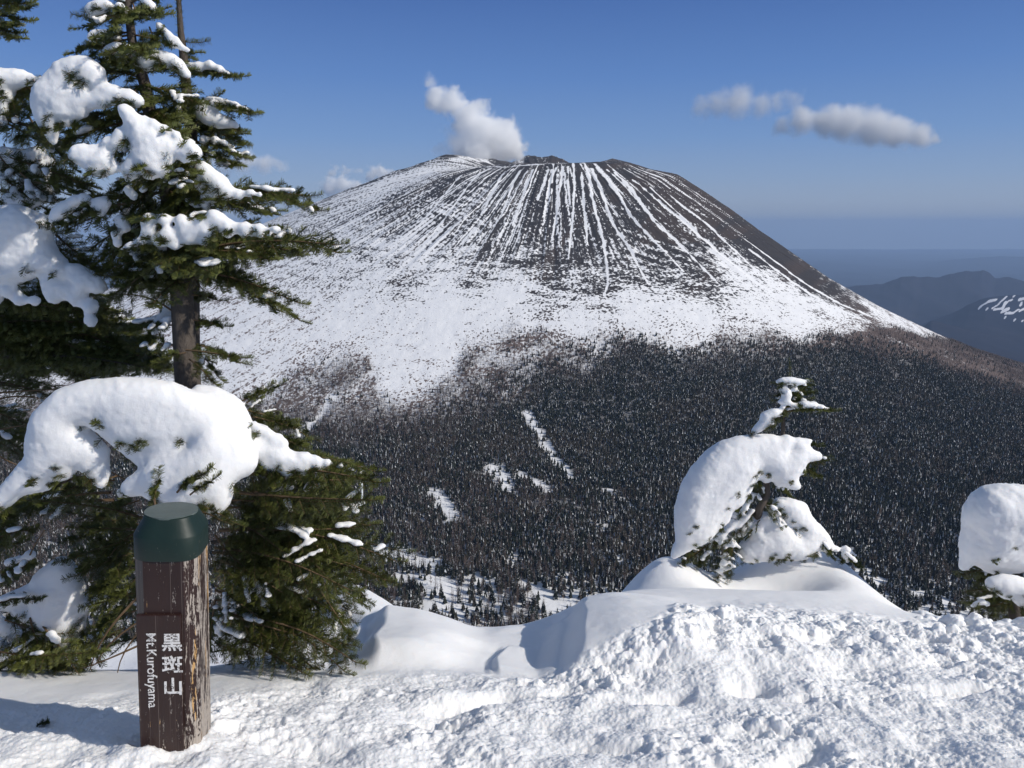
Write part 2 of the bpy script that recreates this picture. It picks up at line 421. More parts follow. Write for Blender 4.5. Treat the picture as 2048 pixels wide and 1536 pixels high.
# ================================================================ FAR LAND
rows = np.geomspace(2600, 60500, 420)
tA = np.tan(np.linspace(math.radians(-47), math.radians(47), 900))
FY, FA = np.meshgrid(rows, tA, indexing='ij'); FX = FA * FY
FZ = np.interp(FY, [2600, 3600, 6000, 10000, 14000, 25000, 61000], [-760, -860, -1150, -1420, -1560, -1640, -1700])
FZ = FZ + np.interp(FY, [2600, 6000, 15000, 60000], [60, 210, 190, 60]) * fbm(FX / 2600, FY / 3400, 5, 201, 0.5)
FZ = FZ + np.interp(FY, [2600, 8000, 60000], [6, 20, 15]) * fbm(FX / 420, FY / 500, 3, 205, 0.6)
def far_ridge(Z, pts, Y, wf, wb, jag):
    A = np.array([(at(px, py, Y)[0], at(px, py, Y)[2]) for px, py in pts])
    top = np.interp(FX * Y / FY, A[:, 0], A[:, 1])
    top = top + jag * fbm(FX / (jag * 9), FY / (jag * 30), 4, 211, 0.65)
    d = FY - Y - 400 * perlin(FX / 2500, FX * 0, 213)
    w = np.where(d < 0, wf, wb)
    base = Z
    spur = 0.78 + 0.22 * perlin(FX / 420, FY / 1500, 217)
    h = (top - base) * np.exp(-np.abs(d / w) ** 1.15 / np.where(np.abs(d) < w * 0.15, 1, spur))
    return np.where(top > base, base + h, base)
FZ = far_ridge(FZ, [(-900,596),(-200,588),(0,582),(150,590),(320,600),(520,640),(1400,640),(1560,600),(1640,585),(1690,574),(1728,567),(1760,566),(1790,558),(1802,553),(1830,552),(1842,556),(1880,552),(1900,546),(1930,541),(1950,542),(1966,540),(1980,548),(1990,556),(2010,555),(2048,559),(2300,560),(2900,540)], 12500, 2000, 1300, 60)
FZ = far_ridge(FZ, [(-900,660),(0,660),(1500,760),(1800,676),(1850,648),(1905,626),(1940,606),(1975,593),(2010,589),(2048,586),(2150,576),(2500,590),(2900,600)], 9000, 2000, 1400, 22)
FZ = far_ridge(FZ, [(-900,700),(1500,800),(1800,690),(1862,646),(1900,655),(1960,668),(2048,690),(2200,710),(2900,700)], 7000, 800, 800, 12)
FZ = far_ridge(FZ, [(-900,530),(0,525),(1500,540),(1650,528),(1720,535),(1800,540),(1900,520),(2000,512),(2100,515),(2900,525)], 33000, 5000, 5000, 40)
FZ = np.minimum(FZ, np.interp(FY, [2600, 6000, 9000, 70000], [-700, -650, -200, -200]))
fsn = 0.35 * fbm(FX / 300, FY / 420, 4, 221, 0.6) - 0.42 + 0.25 * perlin(FX / 2500, FY / 3500, 222)
def fhit(px, py):
    a, b, c = ray(px, py)
    j = np.argmin(np.abs(tA - a / b)); zz = c / b * FY[:, j]
    bl = np.nonzero(zz < FZ[:, j])[0]
    i = bl[0] if len(bl) else len(rows) - 1
    return FX[i, j], FY[i, j]
for pts, w in (([(1960,620),(1968,610),(1978,603),(1990,601)],3.2),([(1985,618),(2000,608),(2013,597)],2.2),([(1972,620),(1990,622),(2005,618),(2012,608),(2024,602)],3),([(2004,626),(2012,622),(2018,618)],5),([(2012,628),(2028,626),(2037,621)],2.2),([(2029,594),(2040,602),(2040,612)],2),([(2040,625),(2050,620)],3),([(2040,603),(2060,598)],3),([(2012,637),(2030,641),(2060,646)],2)):
    Q = [fhit(*q) for q in pts]
    for (x0, y0), (x1, y1) in zip(Q[:-1], Q[1:]):
        ex, ey = x1 - x0, y1 - y0
        t = np.clip(((FX - x0) * ex + (FY - y0) * ey) / (ex * ex + ey * ey + 1), 0, 1)
        d = np.hypot(FX - x0 - t * ex, (FY - y0 - t * ey) * 0.35)
        fsn = np.maximum(fsn, 1 - d / (w * pxm(y0)) * 1.5)
me = mesh_np('far_land', np.stack([FX, FY, FZ], -1).reshape(-1, 3), grid_faces(*FX.shape))
add_attr(me, 'snow', fsn)
m = MT('far_land'); p = m.pos()
c = m.mix(m.noise(0.0012, 5, 0.65, p), (0.012, 0.016, 0.028), (0.034, 0.032, 0.045))
s = m.math('ADD', m.attr('snow').outputs['Fac'], m.math('MULTIPLY', m.math('SUBTRACT', m.noise(0.006, 3, 0.6, p), 0.5), 0.5))
m.pbr(m.mix(m.ramp(s, 0.0, 0.12), c, (0.78, 0.78, 0.8)), 1.0, 0.0)
me.materials.append(m.m)
tag(link('far_land', me), kind='structure')

# ================================================================ HAZE, STEAM, CLOUDS
def box_mesh(name, x0, x1, y0, y1, z0, z1):
    V = [(x, y, z) for z in (z0, z1) for y in (y0, y1) for x in (x0, x1)]
    F = [(0, 2, 3, 1), (4, 5, 7, 6), (0, 1, 5, 4), (2, 6, 7, 3), (0, 4, 6, 2), (1, 3, 7, 5)]
    return mesh_np(name, V, F, smooth=False)
HZ_TOP = 560.0
m = MT('haze_air')
v = m.n.new('ShaderNodeVolumePrincipled')
v.inputs['Color'].default_value = (0.43, 0.60, 0.87, 1)
v.inputs['Density'].default_value = 3.5e-5
v.inputs['Anisotropy'].default_value = 0.0
m.L(v.outputs[0], m.out.inputs['Volume'])
hz = link('haze', box_mesh('haze', -70000, 70000, -4000, 62000, float(FZ.min()) - 1.5, HZ_TOP), mats=[m.m])
tag(hz, kind='stuff')

def vapour(name, blobs, Y, dens, nscale, label, cat, soft=0.95, col=(1, 1, 1), squash=1.0, group=None, depth=1.0, edge=1.3, aniso=-0.35):
    """a body of vapour: several soft balls melted together and broken up by noise"""
    k = pxm(Y)
    P = [(at(b[0], b[1], Y), b[2] * k, (b[3] if len(b) > 3 else 1.0)) for b in blobs]
    c = sum(p for p, _, _ in P) / len(P)
    V, F = [], []
    lo = np.min([p - r * 1.25 for p, r, _ in P], 0); hi = np.max([p + r * 1.25 for p, r, _ in P], 0)
    me = box_mesh(name, lo[0] - c[0], hi[0] - c[0], lo[1] - c[1], hi[1] - c[1], lo[2] - c[2], hi[2] - c[2])
    m = MT(name + '_vapour')
    pos = m.n.new('ShaderNodeTexCoord').outputs['Object']
    nz_ = m.n.new('ShaderNodeTexNoise'); nz_.inputs['Scale'].default_value = nscale / (60 * k); nz_.inputs['Detail'].default_value = 5; nz_.inputs['Roughness'].default_value = 0.62
    m.L(pos, nz_.inputs['Vector'])
    sub = m.n.new('ShaderNodeVectorMath'); sub.operation = 'SUBTRACT'; m.L(nz_.outputs['Color'], sub.inputs[0]); sub.inputs[1].default_value = (0.5, 0.5, 0.5)
    mul = m.n.new('ShaderNodeVectorMath'); mul.operation = 'MULTIPLY_ADD'; m.L(sub.outputs[0], mul.inputs[0]); mul.inputs[1].default_value = (54 * k,) * 3; m.L(pos, mul.inputs[2])
    acc = None
    for p, r, w in P:
        q = p - c
        sb = m.n.new('ShaderNodeVectorMath'); sb.operation = 'SUBTRACT'; m.L(mul.outputs[0], sb.inputs[0]); sb.inputs[1].default_value = tuple(q)
        sc = m.n.new('ShaderNodeVectorMath'); sc.operation = 'MULTIPLY'; m.L(sb.outputs[0], sc.inputs[0]); sc.inputs[1].default_value = (1 / r, 1 / r / depth, 1 / r / squash)
        ln = m.n.new('ShaderNodeVectorMath'); ln.operation = 'LENGTH'; m.L(sc.outputs[0], ln.inputs[0])
        f = m.math('MULTIPLY', m.ramp(ln.outputs['Value'], 1.0, 1.0 - soft), w)
        acc = f if acc is None else m.math('MAXIMUM', acc, f)
    n2 = m.noise(nscale * 2.2 / (60 * k), 5, 0.65, pos)
    d = m.math('MULTIPLY', acc, m.ramp(n2, 0.12, 0.12 + edge * 0.4))
    d = m.math('MULTIPLY', d, dens)
    vp = m.n.new('ShaderNodeVolumePrincipled'); vp.inputs['Color'].default_value = (*col, 1); vp.inputs['Anisotropy'].default_value = aniso
    m.L(d, vp.inputs['Density']); m.L(vp.outputs[0], m.out.inputs['Volume'])
    o = link(name, me, mats=[m.m]); o.location = c
    tag(o, label, cat, group)
    return o
vapour('steam_plume', [(862,162,16,.35),(872,196,26,.8),(905,206,30,.9),(938,240,38,1),(960,214,20,.5),(968,272,48,1),(1002,285,46,1),(925,292,42,.35),(1012,255,26,.8),(1032,300,28,1),(960,310,50,1),(895,262,18,.08),(880,300,20,.12)], 2680, 0.12, 2.0, 'white steam plume rising from the crater and leaning left', 'steam', soft=0.75)
HIGH = 17000
vapour('cloud', [(1565,248,24,.5),(1605,242,34,.8),(1655,240,38,1),(1700,245,42,1),(1750,252,46,1),(1795,264,40,1),(1838,272,30,.9),(1868,272,14,.6)], HIGH, 0.014, 1.5, 'large bright white cloud right of the volcano, biggest of the sky', 'cloud', squash=0.92)
vapour('cloud', [(1402,216,24,.5),(1436,206,30,.6),(1480,202,36,.7),(1525,207,30,.5),(1556,202,24,.4),(1588,196,24,.4)], HIGH + 800, 0.008, 1.6, 'thin greyish wisp of cloud just left of the big bright cloud', 'cloud')
vapour('cloud', [(445,330,26,.7),(490,322,32,1),(530,325,27,.9),(560,328,18,.6)], HIGH, 0.008, 1.8, 'low mauve-white cloud just right of the tall snowy fir', 'cloud', squash=0.8)
vapour('cloud', [(660,374,23,.9),(690,370,25,1),(716,374,20,.9)], HIGH, 0.022, 2.4, 'small puffy white cloud touching the left flank of the volcano', 'cloud', squash=0.8)
vapour('cloud', [(664,343,15,.6),(692,342,16,.6),(720,343,14,.5)], HIGH + 900, 0.012, 2.4, 'thin flat cloud strip above the small puffy cloud', 'cloud', squash=0.6)
vapour('cloud', [(746,349,18,.8),(766,346,20,1),(784,348,14,.7)], HIGH + 300, 0.020, 2.4, 'small round grey-white cloud nearest the left rim of the volcano', 'cloud', squash=0.8)
# ================================================================ FOREST
R = np.random.RandomState(7)
def fir_proto(rs, tiers=3, sides=8, snow=0.3):
    V, F, M = [], [], []
    for k in range(tiers):
        z0 = 0.08 + 0.80 * (k / tiers) ** 0.9; z1 = z0 + (1 - z0) * (0.62 if k < tiers - 1 else 1.0)
        r0 = (0.23 * (1 - z0) + 0.02)
        b = len(V); V.append((rs.normal(0, .008), rs.normal(0, .008), z1))
        for j in range(sides):
            a = (j + rs.uniform(-.3, .3)) / sides * 2 * math.pi
            rr = r0 * (rs.uniform(0.85, 1.3) if j % 2 == 0 else rs.uniform(.45, .75))
            V.append((rr * math.cos(a), rr * math.sin(a), z0 + rs.uniform(-.03, .04)))
        for j in range(sides):
            F.append((b, b + 1 + j, b + 1 + (j + 1) % sides)); M.append(1 if rs.rand() < snow else 0)
    # snow tufts
    for _ in range(3):
        h = rs.uniform(.15, .85); a = rs.uniform(0, 2 * math.pi); r = .2 * (1 - h) * rs.uniform(.7, 1.2)
        c = np.array((r * math.cos(a), r * math.sin(a), h + .03)); b = len(V)
        for q in range(3): V.append(tuple(c + rs.normal(0, 1, 3) * np.array((.032, .032, .012))))
        F.append((b, b + 1, b + 2)); M.append(1)
    return np.array(V), np.array(F), np.array(M)
def larch_proto(rs, n=22, snow=0.12):
    V = [(0.012, 0, 0), (-0.006, 0.010, 0), (-0.006, -0.010, 0), (0, 0, 1)]
    F = [(0, 1, 3), (1, 2, 3), (2, 0, 3)]; M = [2, 2, 2]
    for k in range(n):
        h = rs.uniform(.2, .93); a = rs.uniform(0, 2 * math.pi); L = .24 * (1.08 - h) * rs.uniform(.6, 1.2)
        d = np.array((math.cos(a), math.sin(a), rs.uniform(.0, .6))) * L; w = np.array((-math.sin(a), math.cos(a), rs.uniform(-.5, .5))) * .024
        b = len(V); p0 = np.array((0, 0, h)); V += [tuple(p0 - w), tuple(p0 + w), tuple(p0 + d)]
        F.append((b, b + 1, b + 2)); M.append(1 if rs.rand() < snow else 2)
    return np.array(V), np.array(F), np.array(M)
m = MT('conifer_needles'); gp = m.pos()
m.pbr(m.mix(m.ramp(m.noise(0.012, 3, .6, gp), .45, .62), m.mix(m.noise(0.11, 2, 0.5, gp), (0.008, 0.011, 0.010), (0.028, 0.034, 0.022)), m.mix(m.noise(0.11, 2, 0.5, gp), (0.018, 0.018, 0.014), (0.060, 0.052, 0.036))), 0.9, 0.1); M_FIR = m.m
m = MT('snow_on_distant_trees'); m.pbr((0.62, 0.64, 0.67), 0.9, 0.1); M_FSN = m.m
m = MT('bare_larch_twigs'); m.pbr(m.mix(m.noise(0.06, 2, 0.5, m.pos()), (0.085, 0.060, 0.050), (0.150, 0.115, 0.098)), 0.9, 0.1); M_LAR = m.m
FP = [fir_proto(np.random.RandomState(i), 3, 8, 0.05) for i in range(6)]
LP = [larch_proto(np.random.RandomState(i + 50)) for i in range(6)]
def scatter_mesh(name, protos, P, H, rs):
    Vs, Fs, Ms = [], [], []; off = 0
    kind = rs.randint(0, len(protos), len(P)); ang = rs.uniform(0, 2 * math.pi, len(P))
    for k, (V, F, M) in enumerate(protos):
        I = np.nonzero(kind == k)[0]
        if not len(I): continue
        c, s = np.cos(ang[I])[:, None], np.sin(ang[I])[:, None]; h = H[I][:, None]
        wd = h * rs.uniform(.8, 1.25, (len(I), 1))
        X = (V[:, 0] * c - V[:, 1] * s) * wd + P[I, 0][:, None]; Y = (V[:, 0] * s + V[:, 1] * c) * wd + P[I, 1][:, None]
        Z = V[:, 2] * h + P[I, 2][:, None]
        Vs.append(np.stack([X, Y, Z], -1).reshape(-1, 3))
        Fs.append((F[None] + (np.arange(len(I)) * len(V))[:, None, None]).reshape(-1, 3) + off); Ms.append(np.tile(M, len(I)))
        off += len(I) * len(V)
    return mesh_np(name, np.concatenate(Vs), np.concatenate(Fs), np.concatenate(Ms), smooth=False)
def scatter(n, y0, y1, tmax=0.86, rs=R):
    y = np.sqrt(rs.uniform(y0 * y0, y1 * y1, n)); t = rs.uniform(-tmax, tmax, n)
    return t * y, y
CREST = np.array([(-900,1345),(0,1345),(280,1345),(440,1330),(600,1310),(650,1165),(740,1165),(800,1220),(850,1240),(920,1250),(1000,1250),(1060,1245),(1105,1235),(1150,1200),(1250,1182),(1290,1118),(1350,1112),(1430,1160),(1500,1075),(1560,1052),(1660,1115),(1740,1165),(1805,1222),(1880,1232),(2048,1250),(2900,1260)])
def project(x, y, z):
    zc = y * cP - z * sP; u = x / zc; v = (z * cP + y * sP) / zc
    return 1024 + u * FPX, 768 - v * FPX
fx, fy = scatter(600000, 560, 2050)
fe_ = fir_edge(fx, fy); le_ = larch_edge(fx, fy); cl = clearing(fx, fy)
low = 1 - sstep(640, 800, fy + 60 * perlin(fx / 60, fy / 60, 301))          # valley bottom: open, mixed
dn_ = 0.5 + 0.5 * fbm(fx / 70, fy / 90, 3, 303)
pf = sstep(-90, 50, fe_) * (0.55 + 0.45 * sstep(0, 120, fe_)) * (1 - 0.93 * cl) * (1 - 0.82 * low * sstep(0.42, 0.62, dn_ + 0.12)) * (0.35 + 0.65 * sstep(.18, .4, dn_))
pf = np.maximum(pf, 0.035 * (le_ > 0))
leftside = 1 - sstep(-250, -60, fx + 0.15 * (fy - 900))
pf = pf * (1 - 0.35 * leftside * sstep(.4, .6, .5 + .5 * fbm(fx / 50, fy / 80, 2, 305)))
keep = (R.rand(len(fx)) < pf * 0.52) & (le_ > -15)
firs = np.stack([fx, fy, terrain_z(fx, fy)], -1)[keep]
hF = np.clip(R.normal(1, .25, len(firs)), .5, 1.7) * np.interp(firs[:, 1], [560, 800, 1200, 1700], [11.5, 8.2, 6.8, 5.8])
lx, ly = scatter(1150000, 560, 2420)
fe2 = fir_edge(lx, ly); le2 = larch_edge(lx, ly); cl2 = clearing(lx, ly)
low2 = 1 - sstep(640, 800, ly + 60 * perlin(lx / 60, ly / 60, 301))
edge_d = sstep(-45, 70, le2)
pl = edge_d * (0.26 + 0.6 * sstep(.3, .6, .5 + .5 * fbm(lx / 80, ly / 120, 3, 307))) * (1 - (.45 + .42 * sstep(-100, 150, lx + .25 * (ly - 900))) * sstep(0, 120, fe2)) * (1 - 0.93 * cl2) * (1 - 0.5 * low2)
keep = R.rand(len(lx)) < np.maximum(pl, 0) * 0.78
lar = np.stack([lx, ly, terrain_z(lx, ly)], -1)[keep]
hL = np.clip(R.normal(1, .25, len(lar)), .45, 1.6) * np.interp(lar[:, 1], [560, 800, 1200, 1900], [14, 11, 8.5, 5])
# shrubs scattered over the snow belt
bx, by = scatter(60000, 1100, 2300)
bl_ = larch_edge(bx, by); br = np.hypot(bx - CX, by - CY)
pb = (bl_ < 10) * sstep(560, 760, br) * (0.10 + 0.7 * sstep(-160, 0, bl_)) * sstep(.35, .6, .5 + .5 * fbm(bx / 45, by / 60, 3, 309))
keep = R.rand(len(bx)) < pb
bus = np.stack([bx, by, terrain_z(bx, by)], -1)[keep]; hB = np.clip(R.normal(1, .3, len(bus)), .4, 1.8) * 2.6

# the nearest visible ones become trees of their own
def split(P, H, n):
    px, py = project(P[:, 0], P[:, 1], P[:, 2] + 0.6 * H)
    vis = (px > 705) & (px < 2040) & (py < np.interp(px, CREST[:, 0], CREST[:, 1]) - 2) & (py > 900)
    vis &= ~((px > 1900) & (py < 1150))
    score = np.where(vis, H / P[:, 1], 0)
    I = np.argsort(-score)[:n]
    mk = np.zeros(len(P), bool); mk[I] = True
    return mk
mkF = split(firs, hF, 300); mkL = split(lar, hL, 300)
wood = link('conifer_forest', scatter_mesh('conifer_forest', FP, firs[~mkF], hF[~mkF], R), mats=[M_FIR, M_FSN, M_LAR]); tag(wood, kind='stuff')
lw = link('larch_wood', scatter_mesh('larch_wood', LP, lar[~mkL], hL[~mkL], R), mats=[M_LAR, M_FSN, M_LAR]); tag(lw, kind='stuff')
bw = link('shrubs', scatter_mesh('shrubs', [larch_proto(np.random.RandomState(i), 12, 0) for i in range(3)], bus, hB, R), mats=[M_LAR, M_FSN, M_LAR]); tag(bw, kind='stuff')
def crown_fir(rs):
    V, F, M = [], [], []
    n = 26
    for k in range(n):
        h = 0.1 + 0.86 * (k / n) ** 0.95
        for j in range(7):
            a = rs.uniform(0, 2 * math.pi); L = (0.2 * (1 - h) + 0.018) * rs.uniform(.7, 1.2)
            d = np.array((math.cos(a), math.sin(a), -.35 + .5 * h)) * L; w = np.array((-math.sin(a), math.cos(a), 0)) * L * .34
            b = len(V); p0 = np.array((0, 0, h + .02)); V += [tuple(p0), tuple(p0 + d * .7 - w), tuple(p0 + d), tuple(p0 + d * .7 + w)]
            F.append((b, b + 1, b + 2, b + 3)); M.append(1 if rs.rand() < .13 else 0)
    return mesh_np('crown', V, F, M, smooth=False)
def crown_larch(rs):
    V, F = [], []
    for k in range(80):
        h = rs.uniform(.16, .97); a = rs.uniform(0, 2 * math.pi); L = (.2 * (1 - h) + .02) * rs.uniform(.6, 1.15)
        d = np.array((math.cos(a), math.sin(a), rs.uniform(.1, .5))) * L; w = np.array((-math.sin(a), math.cos(a), rs.uniform(-.6, .6))) * .006
        b = len(V); p0 = np.array((0, 0, h)); V += [tuple(p0 - w), tuple(p0 + w), tuple(p0 + d * 1.0)]; F.append((b, b + 1, b + 2))
        for q in range(2):
            t = rs.uniform(.4, .9); e = d * .3 + np.array((rs.normal(0, .03), rs.normal(0, .03), rs.normal(0, .02)))
            b = len(V); p1 = p0 + d * t; V += [tuple(p1 - w * .8), tuple(p1 + w * .8), tuple(p1 + e)]; F.append((b, b + 1, b + 2))
    return mesh_np('crown', V, F, smooth=False)
def trunk_m(r):
    a = np.arange(6) * math.pi / 3; V = [(r * math.cos(q), r * math.sin(q), -.03) for q in a] + [(r * .15 * math.cos(q), r * .15 * math.sin(q), .97) for q in a]
    return mesh_np('trunk', V, [(i, (i + 1) % 6, 6 + (i + 1) % 6, 6 + i) for i in range(6)])
KF = [(crown_fir(np.random.RandomState(i)), trunk_m(.012)) for i in range(4)]
KL = [(crown_larch(np.random.RandomState(i)), trunk_m(.010)) for i in range(4)]
for a, b in KF:
    for q in (M_FIR, M_FSN): a.materials.append(q)
    b.materials.append(M_LAR)
for a, b in KL: a.materials.append(M_LAR); b.materials.append(M_LAR)
def place(P, H, kinds, name, label, cat, group):
    first = {}
    for i in range(len(P)):
        k = i % len(kinds)
        root = bpy.data.objects.new(name, None); C.objects.link(root)
        root.location = P[i]; s = float(H[i]); w = s * random.uniform(.9, 1.25); root.scale = (w, w, s); root.rotation_euler = (0, 0, random.uniform(0, 6.28))
        right_ = P[i][0] > 120
        tag(root, label[1] if right_ else label[0], cat, group[1] if right_ else group[0])
        if k not in first:
            cr = link('crown', kinds[k][0], root); tr = link('trunk', kinds[k][1], root); first[k] = (cr, tr)
        else:
            for src in first[k]:
                c = src.copy(); C.objects.link(c); c.parent = root
random.seed(3)
place(firs[mkF], hF[mkF], KF, 'conifer_tree', ('small dark conifer on the valley floor left of the snowy mound', 'small dark conifer on the valley floor behind and right of the snowy mound'), 'tree', ('dark conifers on the valley floor, left', 'dark conifers on the valley floor, right'))
place(lar[mkL], hL[mkL], KL, 'larch_tree', ('bare brown larch on the valley snow left of the snowy mound', 'bare brown larch on the valley snow behind and right of the snowy mound'), 'tree', ('bare larches on the valley snow, left', 'bare larches on the valley snow, right'))
print('FIRS', len(firs), 'LARCH', len(lar), 'BUSH', len(bus))
# ================================================================ SNOW RIDGE WE STAND ON
CP = [(-500,1536,1.9),(0,1536,1.92),(400,1536,1.95),(800,1536,1.98),(1200,1536,2.0),(1600,1536,2.0),(2048,1536,2.0),(2500,1536,2.0),
 (-500,1400,2.6),(0,1400,2.6),(200,1410,2.5),(500,1420,2.42),(800,1420,2.45),(1100,1430,2.4),(1400,1430,2.4),(1700,1420,2.45),(2048,1410,2.5),(2500,1400,2.5),
 (640,1350,2.85),(800,1350,2.85),(950,1350,2.85),(1060,1350,2.85),(1150,1350,2.8),(1300,1350,2.78),(1450,1340,2.8),(1700,1340,2.85),(2048,1330,2.95),
 (1200,1310,2.98),(1350,1290,2.92),(1420,1270,2.95),(1600,1275,3.0),(1800,1285,3.2),(2048,1285,3.3),
 (720,1310,3.2),(850,1290,3.3),(960,1290,3.35),(1040,1310,3.25),(1090,1290,3.3),(1125,1255,3.3),(1180,1240,3.45),(1280,1225,3.6),(1400,1222,3.5),(1550,1222,3.5),(1700,1240,3.5),(1800,1245,3.6),
 (700,1230,3.75),(770,1260,3.6),(660,1270,3.5),(610,1300,3.3),
 (1500,1203,3.9),(1620,1203,3.9),(1720,1210,3.9),(1380,1200,3.9),(1250,1202,3.9)]
CRE = [(-500,1350,3.0),(-200,1348,3.0),(0,1347,3.0),(140,1347,3.02),(280,1345,3.05),(430,1332,3.15),(540,1318,3.3),(610,1270,3.6),(650,1185,4.2),(690,1167,4.3),(740,1176,4.25),(770,1202,4.1),(800,1226,4.0),(850,1243,3.9),(920,1252,3.85),(1000,1252,3.85),(1060,1246,3.9),(1105,1234,4.0),(1150,1203,4.15),(1200,1192,4.3),(1255,1184,4.4),
 (1290,1122,5.1),(1320,1110,5.15),(1352,1114,5.15),(1392,1140,5.0),(1425,1162,4.95),
 (1820,1228,4.0),(1880,1234,4.0),(1950,1243,4.0),(2048,1253,4.0),(2200,1258,4.0),(2600,1262,4.0),
 (1805,1224,4.4),(1780,1200,4.7),(1740,1167,5.0),(1700,1135,5.3),(1655,1112,5.5),(1610,1082,5.6),(1575,1058,5.6),(1545,1054,5.6),(1510,1075,5.5),(1470,1110,5.4)]
EXT = [(1450,1184,4.55),(1500,1187,4.5),(1560,1188,4.5),(1620,1178,4.55),(1665,1150,4.75),(1690,1160,4.6),(1720,1190,4.4),(1430,1180,4.6),(1330,1165,4.8),(1300,1178,4.6)]
pts = [at(*p) for p in CP + CRE + EXT]
for p in CRE:
    q = at(*p); n = q / np.hypot(q[0], q[1])
    for d, dz in ((0.45, -0.30), (1.2, -1.15), (2.6, -2.9), (4.6, -6.0), (6.5, -9.0)):
        pts.append(np.array((q[0] + q[0] / q[1] * d, q[1] + d, q[2] + dz)))
# hollow round the little fir
for px, py, Y, dz in ((1500,1186,4.72,-.16),(1570,1184,4.75,-.18),(1620,1175,4.8,-.14),(1460,1180,4.8,-.12),(1490,1150,4.95,-.02),(1580,1150,4.95,-.02),(1640,1140,5.0,.0)):
    q = at(px, py, Y); q[2] += dz; pts.append(q)
pts.append(np.array((0, 0.6, -1.5))); pts.append(np.array((-1.5, 0.6, -1.5))); pts.append(np.array((1.5, 0.6, -1.5)))
pts = np.array(pts)
n = len(pts)
def phi(d2): return d2 ** 1.5 * 0.2 + 0 * d2
D2 = ((pts[:, None, :2] - pts[None, :, :2]) ** 2).sum(-1)
A = np.zeros((n + 3, n + 3)); A[:n, :n] = phi(D2) - np.eye(n) * -0.004; A[:n, n] = 1; A[:n, n + 1:] = pts[:, :2]; A[n, :n] = 1; A[n + 1:, :n] = pts[:, :2].T
w = np.linalg.solve(A, np.concatenate([pts[:, 2], np.zeros(3)]))
def base_z(x, y):
    z = w[n] + w[n + 1] * x + w[n + 2] * y
    for i in range(n):
        z = z + w[i] * phi((x - pts[i, 0]) ** 2 + (y - pts[i, 1]) ** 2)
    return z
gr = np.concatenate([np.linspace(1.0, 1.8, 60)[:-1], np.linspace(1.8, 4.6, 860)[:-1], np.linspace(4.6, 8.5, 260)])
gt = np.concatenate([np.linspace(-1.7, -0.86, 150)[:-1], np.linspace(-0.86, 0.86, 1540)[:-1], np.linspace(0.86, 1.7, 150)])
GY, GT = np.meshgrid(gr, gt, indexing='ij'); GX = GT * np.maximum(GY, 1.5)
# coarse solve then interpolate for speed
cr = np.linspace(1.0, 9.5, 240); ct = np.linspace(-1.72, 1.72, 460)
cY, cT = np.meshgrid(cr, ct, indexing='ij'); cZ = base_z(cT * np.maximum(cY, 1.5), cY)
def interp_grid(Y, T):
    i = (Y - cr[0]) / (cr[1] - cr[0]); j = (T - ct[0]) / (ct[1] - ct[0])
    i0 = np.clip(i.astype(int), 1, len(cr) - 3); j0 = np.clip(j.astype(int), 1, len(ct) - 3); a = i - i0; b = j - j0
    def cub(p0, p1, p2, p3, t): return p1 + 0.5 * t * (p2 - p0 + t * (2 * p0 - 5 * p1 + 4 * p2 - p3 + t * (3 * (p1 - p2) + p3 - p0)))
    rws = [cub(*[cZ[i0 + k, j0 + q] for q in (-1, 0, 1, 2)], b) for k in (-1, 0, 1, 2)]
    return cub(*rws, a)
GZ = interp_grid(GY, GT)
ppx, ppy = project(GX, GY, GZ)
rt = np.array([(-600,1420),(0,1412),(100,1398),(280,1375),(430,1372),(540,1362),(640,1345),(760,1338),(900,1338),(1000,1345),(1080,1335),(1150,1335),(1220,1300),(1300,1262),(1350,1222),(1420,1206),(1500,1206),(1650,1216),(1800,1232),(2048,1240),(2800,1240)])
edge = ppy - np.interp(ppx, rt[:, 0], rt[:, 1]) + 14 * fbm(GX * 3, GY * 3, 3, 401)
rough = sstep(-8, 40, edge) * (GY < 4.4)
bank = sstep(-5, 25, edge) * (1 - sstep(75, 130, edge)) * sstep(1050, 1250, ppx) * (GY < 4.4)
rim2 = sstep(1800, 1840, ppx) * (GY < 4.3) * (GY > 3.3)
nx = GX + .012 * perlin(GX * 30, GY * 30, 411); ny = GY + .012 * perlin(GX * 30, GY * 30, 412)
fl = 0.5 + 0.5 * fbm(GX * 2.2, GY * 2.2, 3, 421)
tr = sstep(.34, .56, 0.5 + 0.5 * fbm(GX * 1.7 + 4, GY * 2.6, 3, 423))      # where boots have packed it flat
b1 = balls(nx / .13, ny / .13, 430, .55, .15, .55) * .13
b2 = balls(nx / .055, ny / .055, 440, .6, .15, .6) * .055
b3 = balls(nx / .024, ny / .024, 450, .7, .2, .65) * .024
b4 = balls(nx / .011, ny / .011, 460, .7, .2, .6) * .011
GZ = GZ + (0.012 * fbm(GX * 1.6, GY * 1.6, 3, 471) + 0.003 * fbm(GX * 9, GY * 9, 3, 473)) * (GY < 6)
wind = perlin((GX * .5 + GY) * 9, (GX - GY * .5) * 1.1, 475)
GZ = GZ + .0025 * wind * (1 - rough)
pit = np.minimum(0, perlin(GX * 5.5, GY * 5.5, 477) + 0.28) * .06 + .018 * fbm(GX * 11, GY * 11, 3, 479)
GZ = GZ + rough * (pit * (1 - .6 * bank) * (1 - .5 * tr) + b2 * (.04 + .55 * sstep(.45, .65, fl)) * (1 - .8 * tr) + b3 * .45 * sstep(.3, .6, fl + .15) * (1 - .8 * tr) + b4 * .38 * (1 - .5 * tr) + .045 * fbm(GX * 3.2, GY * 3.2, 2, 480) + .016 * fbm(GX * 20, GY * 20, 4, 481) * (1 - .45 * tr) + .0045 * fbm(GX * 70, GY * 70, 3, 483))
